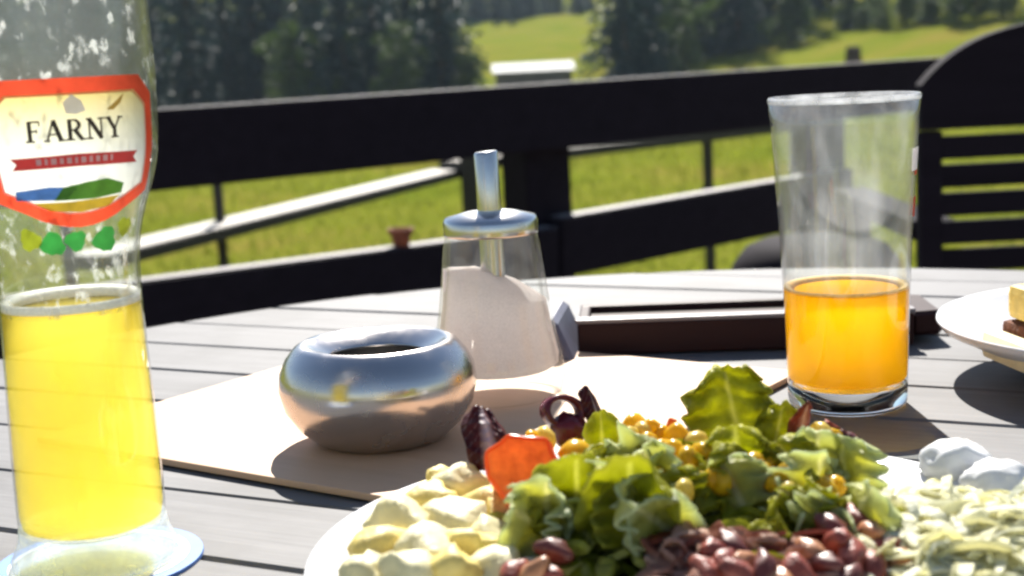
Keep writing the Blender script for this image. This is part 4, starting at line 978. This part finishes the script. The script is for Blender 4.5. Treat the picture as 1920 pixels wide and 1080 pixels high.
# corn kernels and diced pepper
CORN = m_plain('corn', (0.88, 0.56, 0.02), 0.25, 0.2, 150, translucent=0.5)
CORNP = m_plain('pale_corn', (0.86, 0.68, 0.16), 0.28, 0.2, 150, translucent=0.5)
cm = [blob_mesh('corn_kernel', 0.0044, 0.0030, 0.0046, 0.14, 1.8, k, 2, 0.85) for k in range(3)]
for k in range(3): cm[k].materials.append(CORN if k < 2 else CORNP)
random.seed(8)
cs = [(1192, 800, .442), (1222, 806, .438), (1180, 822, .434), (1216, 832, .43), (1270, 822, .432), (1300, 830, .430), (1262, 850, .424), (1320, 852, .424), (1342, 872, .42), (1290, 866, .418), (1240, 842, .428), (1392, 884, .412), (1412, 878, .414), (1378, 868, .42), (1540, 818, .43), (1560, 824, .428), (1478, 866, .425), (1480, 888, .42), (1078, 850, .43), (1000, 824, .432), (1025, 822, .432), (1350, 905, .405), (1300, 890, .41), (1205, 815, .438), (1238, 815, .437), (1285, 838, .43), (1245, 862, .425), (1330, 880, .418), (1362, 888, .415), (1405, 895, .41), (1430, 888, .412), (1270, 880, .418), (1310, 905, .41), (1385, 905, .408), (1440, 905, .408), (1460, 880, .415), (1215, 870, .42), (1345, 858, .425)]
for i, (x, y, Y) in enumerate(cs):
    o = link('corn_kernel', cm[i % 3], None, smooth=True); o.location = P(x, y, Y - (0.022 if y > 838 and x < 1460 else 0.006)); o.rotation_euler = (random.uniform(0, 3), random.uniform(0, 3), random.uniform(0, 6)); sc = random.uniform(0.7, 1.05); o.scale = (sc, sc, sc)
    tag(o, 'yellow sweetcorn kernel scattered over the top of the salad', 'corn', 'sweetcorn kernels on the salad')
for i in range(16):
    o = link('corn_kernel', cm[i % 3], None, smooth=True); o.location = hsurf(random.uniform(1110, 1580), random.uniform(872, 925), 0.0005); o.rotation_euler = (random.uniform(0, 3), random.uniform(0, 3), random.uniform(0, 6)); sc = random.uniform(0.6, 0.85); o.scale = (sc, sc, sc)
    tag(o, 'yellow sweetcorn kernel scattered over the top of the salad', 'corn', 'sweetcorn kernels on the salad')
# kidney beans
BEAN = m_plain('kidney_bean', (0.24, 0.05, 0.03), 0.42, 0.5, 260, bump=0.5)
BEAND = m_plain('dark_bean', (0.13, 0.028, 0.02), 0.42, 0.35, 90)
bmh = []
for k in range(3):
    me = blob_mesh('kidney_bean', 0.0062, 0.0037, 0.0038, 0.22, 1.6, k, 3)
    for v_ in me.vertices: v_.co.y += 0.0016 * (1 - (v_.co.x / 0.0066) ** 2) - 0.0008
    me.materials.append(BEAN if k < 2 else BEAND); bmh.append(me)
bs = [(1335, 1035, .362), (1375, 1025, .366), (1360, 1062, .352), (1400, 1055, .354), (1320, 1075, .346), (1430, 1070, .348), (1385, 1085, .342), (1525, 1035, .365), (1570, 1020, .37), (1545, 1062, .353), (1595, 1050, .36), (1630, 1000, .378), (1655, 1030, .37), (1680, 1005, .376), (1640, 1065, .352), (1685, 1055, .358), (1500, 1075, .346), (1590, 1085, .344), (965, 1085, .345), (1000, 1078, .348), (1030, 1088, .344), (1040, 1035, .37), (1705, 1030, .366), (1470, 1090, .34), (1720, 1080, .35), (1560, 990, .382), (1610, 975, .386)]
TAN = m_plain('tan_bean', (0.46, 0.20, 0.09), 0.35, 0.3, 160, bump=0.2)
tanm = bmh[2].copy(); tanm.materials.clear(); tanm.materials.append(TAN); bmh.append(tanm)
for i, (x, y, Y) in enumerate(bs):
    k = (0, 2, 1, 3)[i % 4]
    o = link('kidney_bean', bmh[k], None, smooth=True); o.location = hsurf(x, y, 0.001); o.rotation_euler = (random.uniform(-0.8, 0.8), random.uniform(-0.8, 0.8), random.uniform(0, 6)); sc = random.uniform(0.75, 1.0); o.scale = (sc, sc, sc)
    if k == 3: tag(o, 'tan brown bean among the red beans at the front', 'bean', 'tan beans at the front of the salad')
    else: tag(o, 'glossy dark red kidney bean in the salad at the front', 'bean', 'kidney beans at the front of the salad')
# carrot stick and chopped onion
CAR = m_plain('carrot', (0.70, 0.15, 0.015), 0.35, 0.15, 150, translucent=0.3)
for (x, y, Y, rz, lab) in ((1588, 985, .392, 0.2, 'orange carrot strip beside the shredded cabbage'), (1250, 818, .437, 1.2, 'pale orange carrot strip among the corn behind the leaves')):
    o = tag(link('carrot_strip', box_mesh('carrot_strip', 0.0030, 0.0026, 0.012, 0.0006), CAR, loc=P(x, y, Y)), lab, 'carrot'); o.rotation_euler = (R(20), R(12), rz)
ONW = m_plain('chopped_onion', (0.80, 0.78, 0.70), 0.3, 0.1, 150, translucent=0.35)
om = [box_mesh('onion_piece', 0.007, 0.0045, 0.0022, 0.0008), box_mesh('onion_piece', 0.0045, 0.004, 0.002, 0.0007)]
for m_ in om: m_.materials.append(ONW)
for i, (x, y, Y) in enumerate(((1395, 905, .404), (1440, 900, .408), (1480, 908, .404), (1510, 915, .405), (1365, 850, .428), (1420, 850, .43), (1078, 1025, .372), (1000, 1055, .36), (1465, 925, .40), (1340, 925, .398), (1530, 900, .41), (1560, 925, .402), (1295, 945, .392), (1385, 945, .393), (1590, 950, .40), (1090, 880, .42))):
    o = link('onion_piece', om[i % 2], None); o.location = P(x, y, Y); o.rotation_euler = (random.uniform(-0.6, 0.6), random.uniform(-0.6, 0.6), random.uniform(0, 6))
    tag(o, 'whitish chopped onion piece scattered over the salad', 'onion', 'chopped onion on the salad')

# ------------------------------------------------------------------ air over the valley
hz = box_mesh('haze', 1060, 830, 62, 0, (0, 330, 27.5))
a = M('haze'); pv_ = a.n('ShaderNodeVolumePrincipled'); pv_.inputs['Color'].default_value = (0.62, 0.77, 1.0, 1)
pv_.inputs['Density'].default_value = 0.00026; pv_.inputs['Anisotropy'].default_value = 0.2
a.l(pv_.outputs[0], a.out.inputs['Volume'])
tag(link('haze', hz, a.m), 'thin bluish air over the meadow and forest', 'haze', kind='stuff')
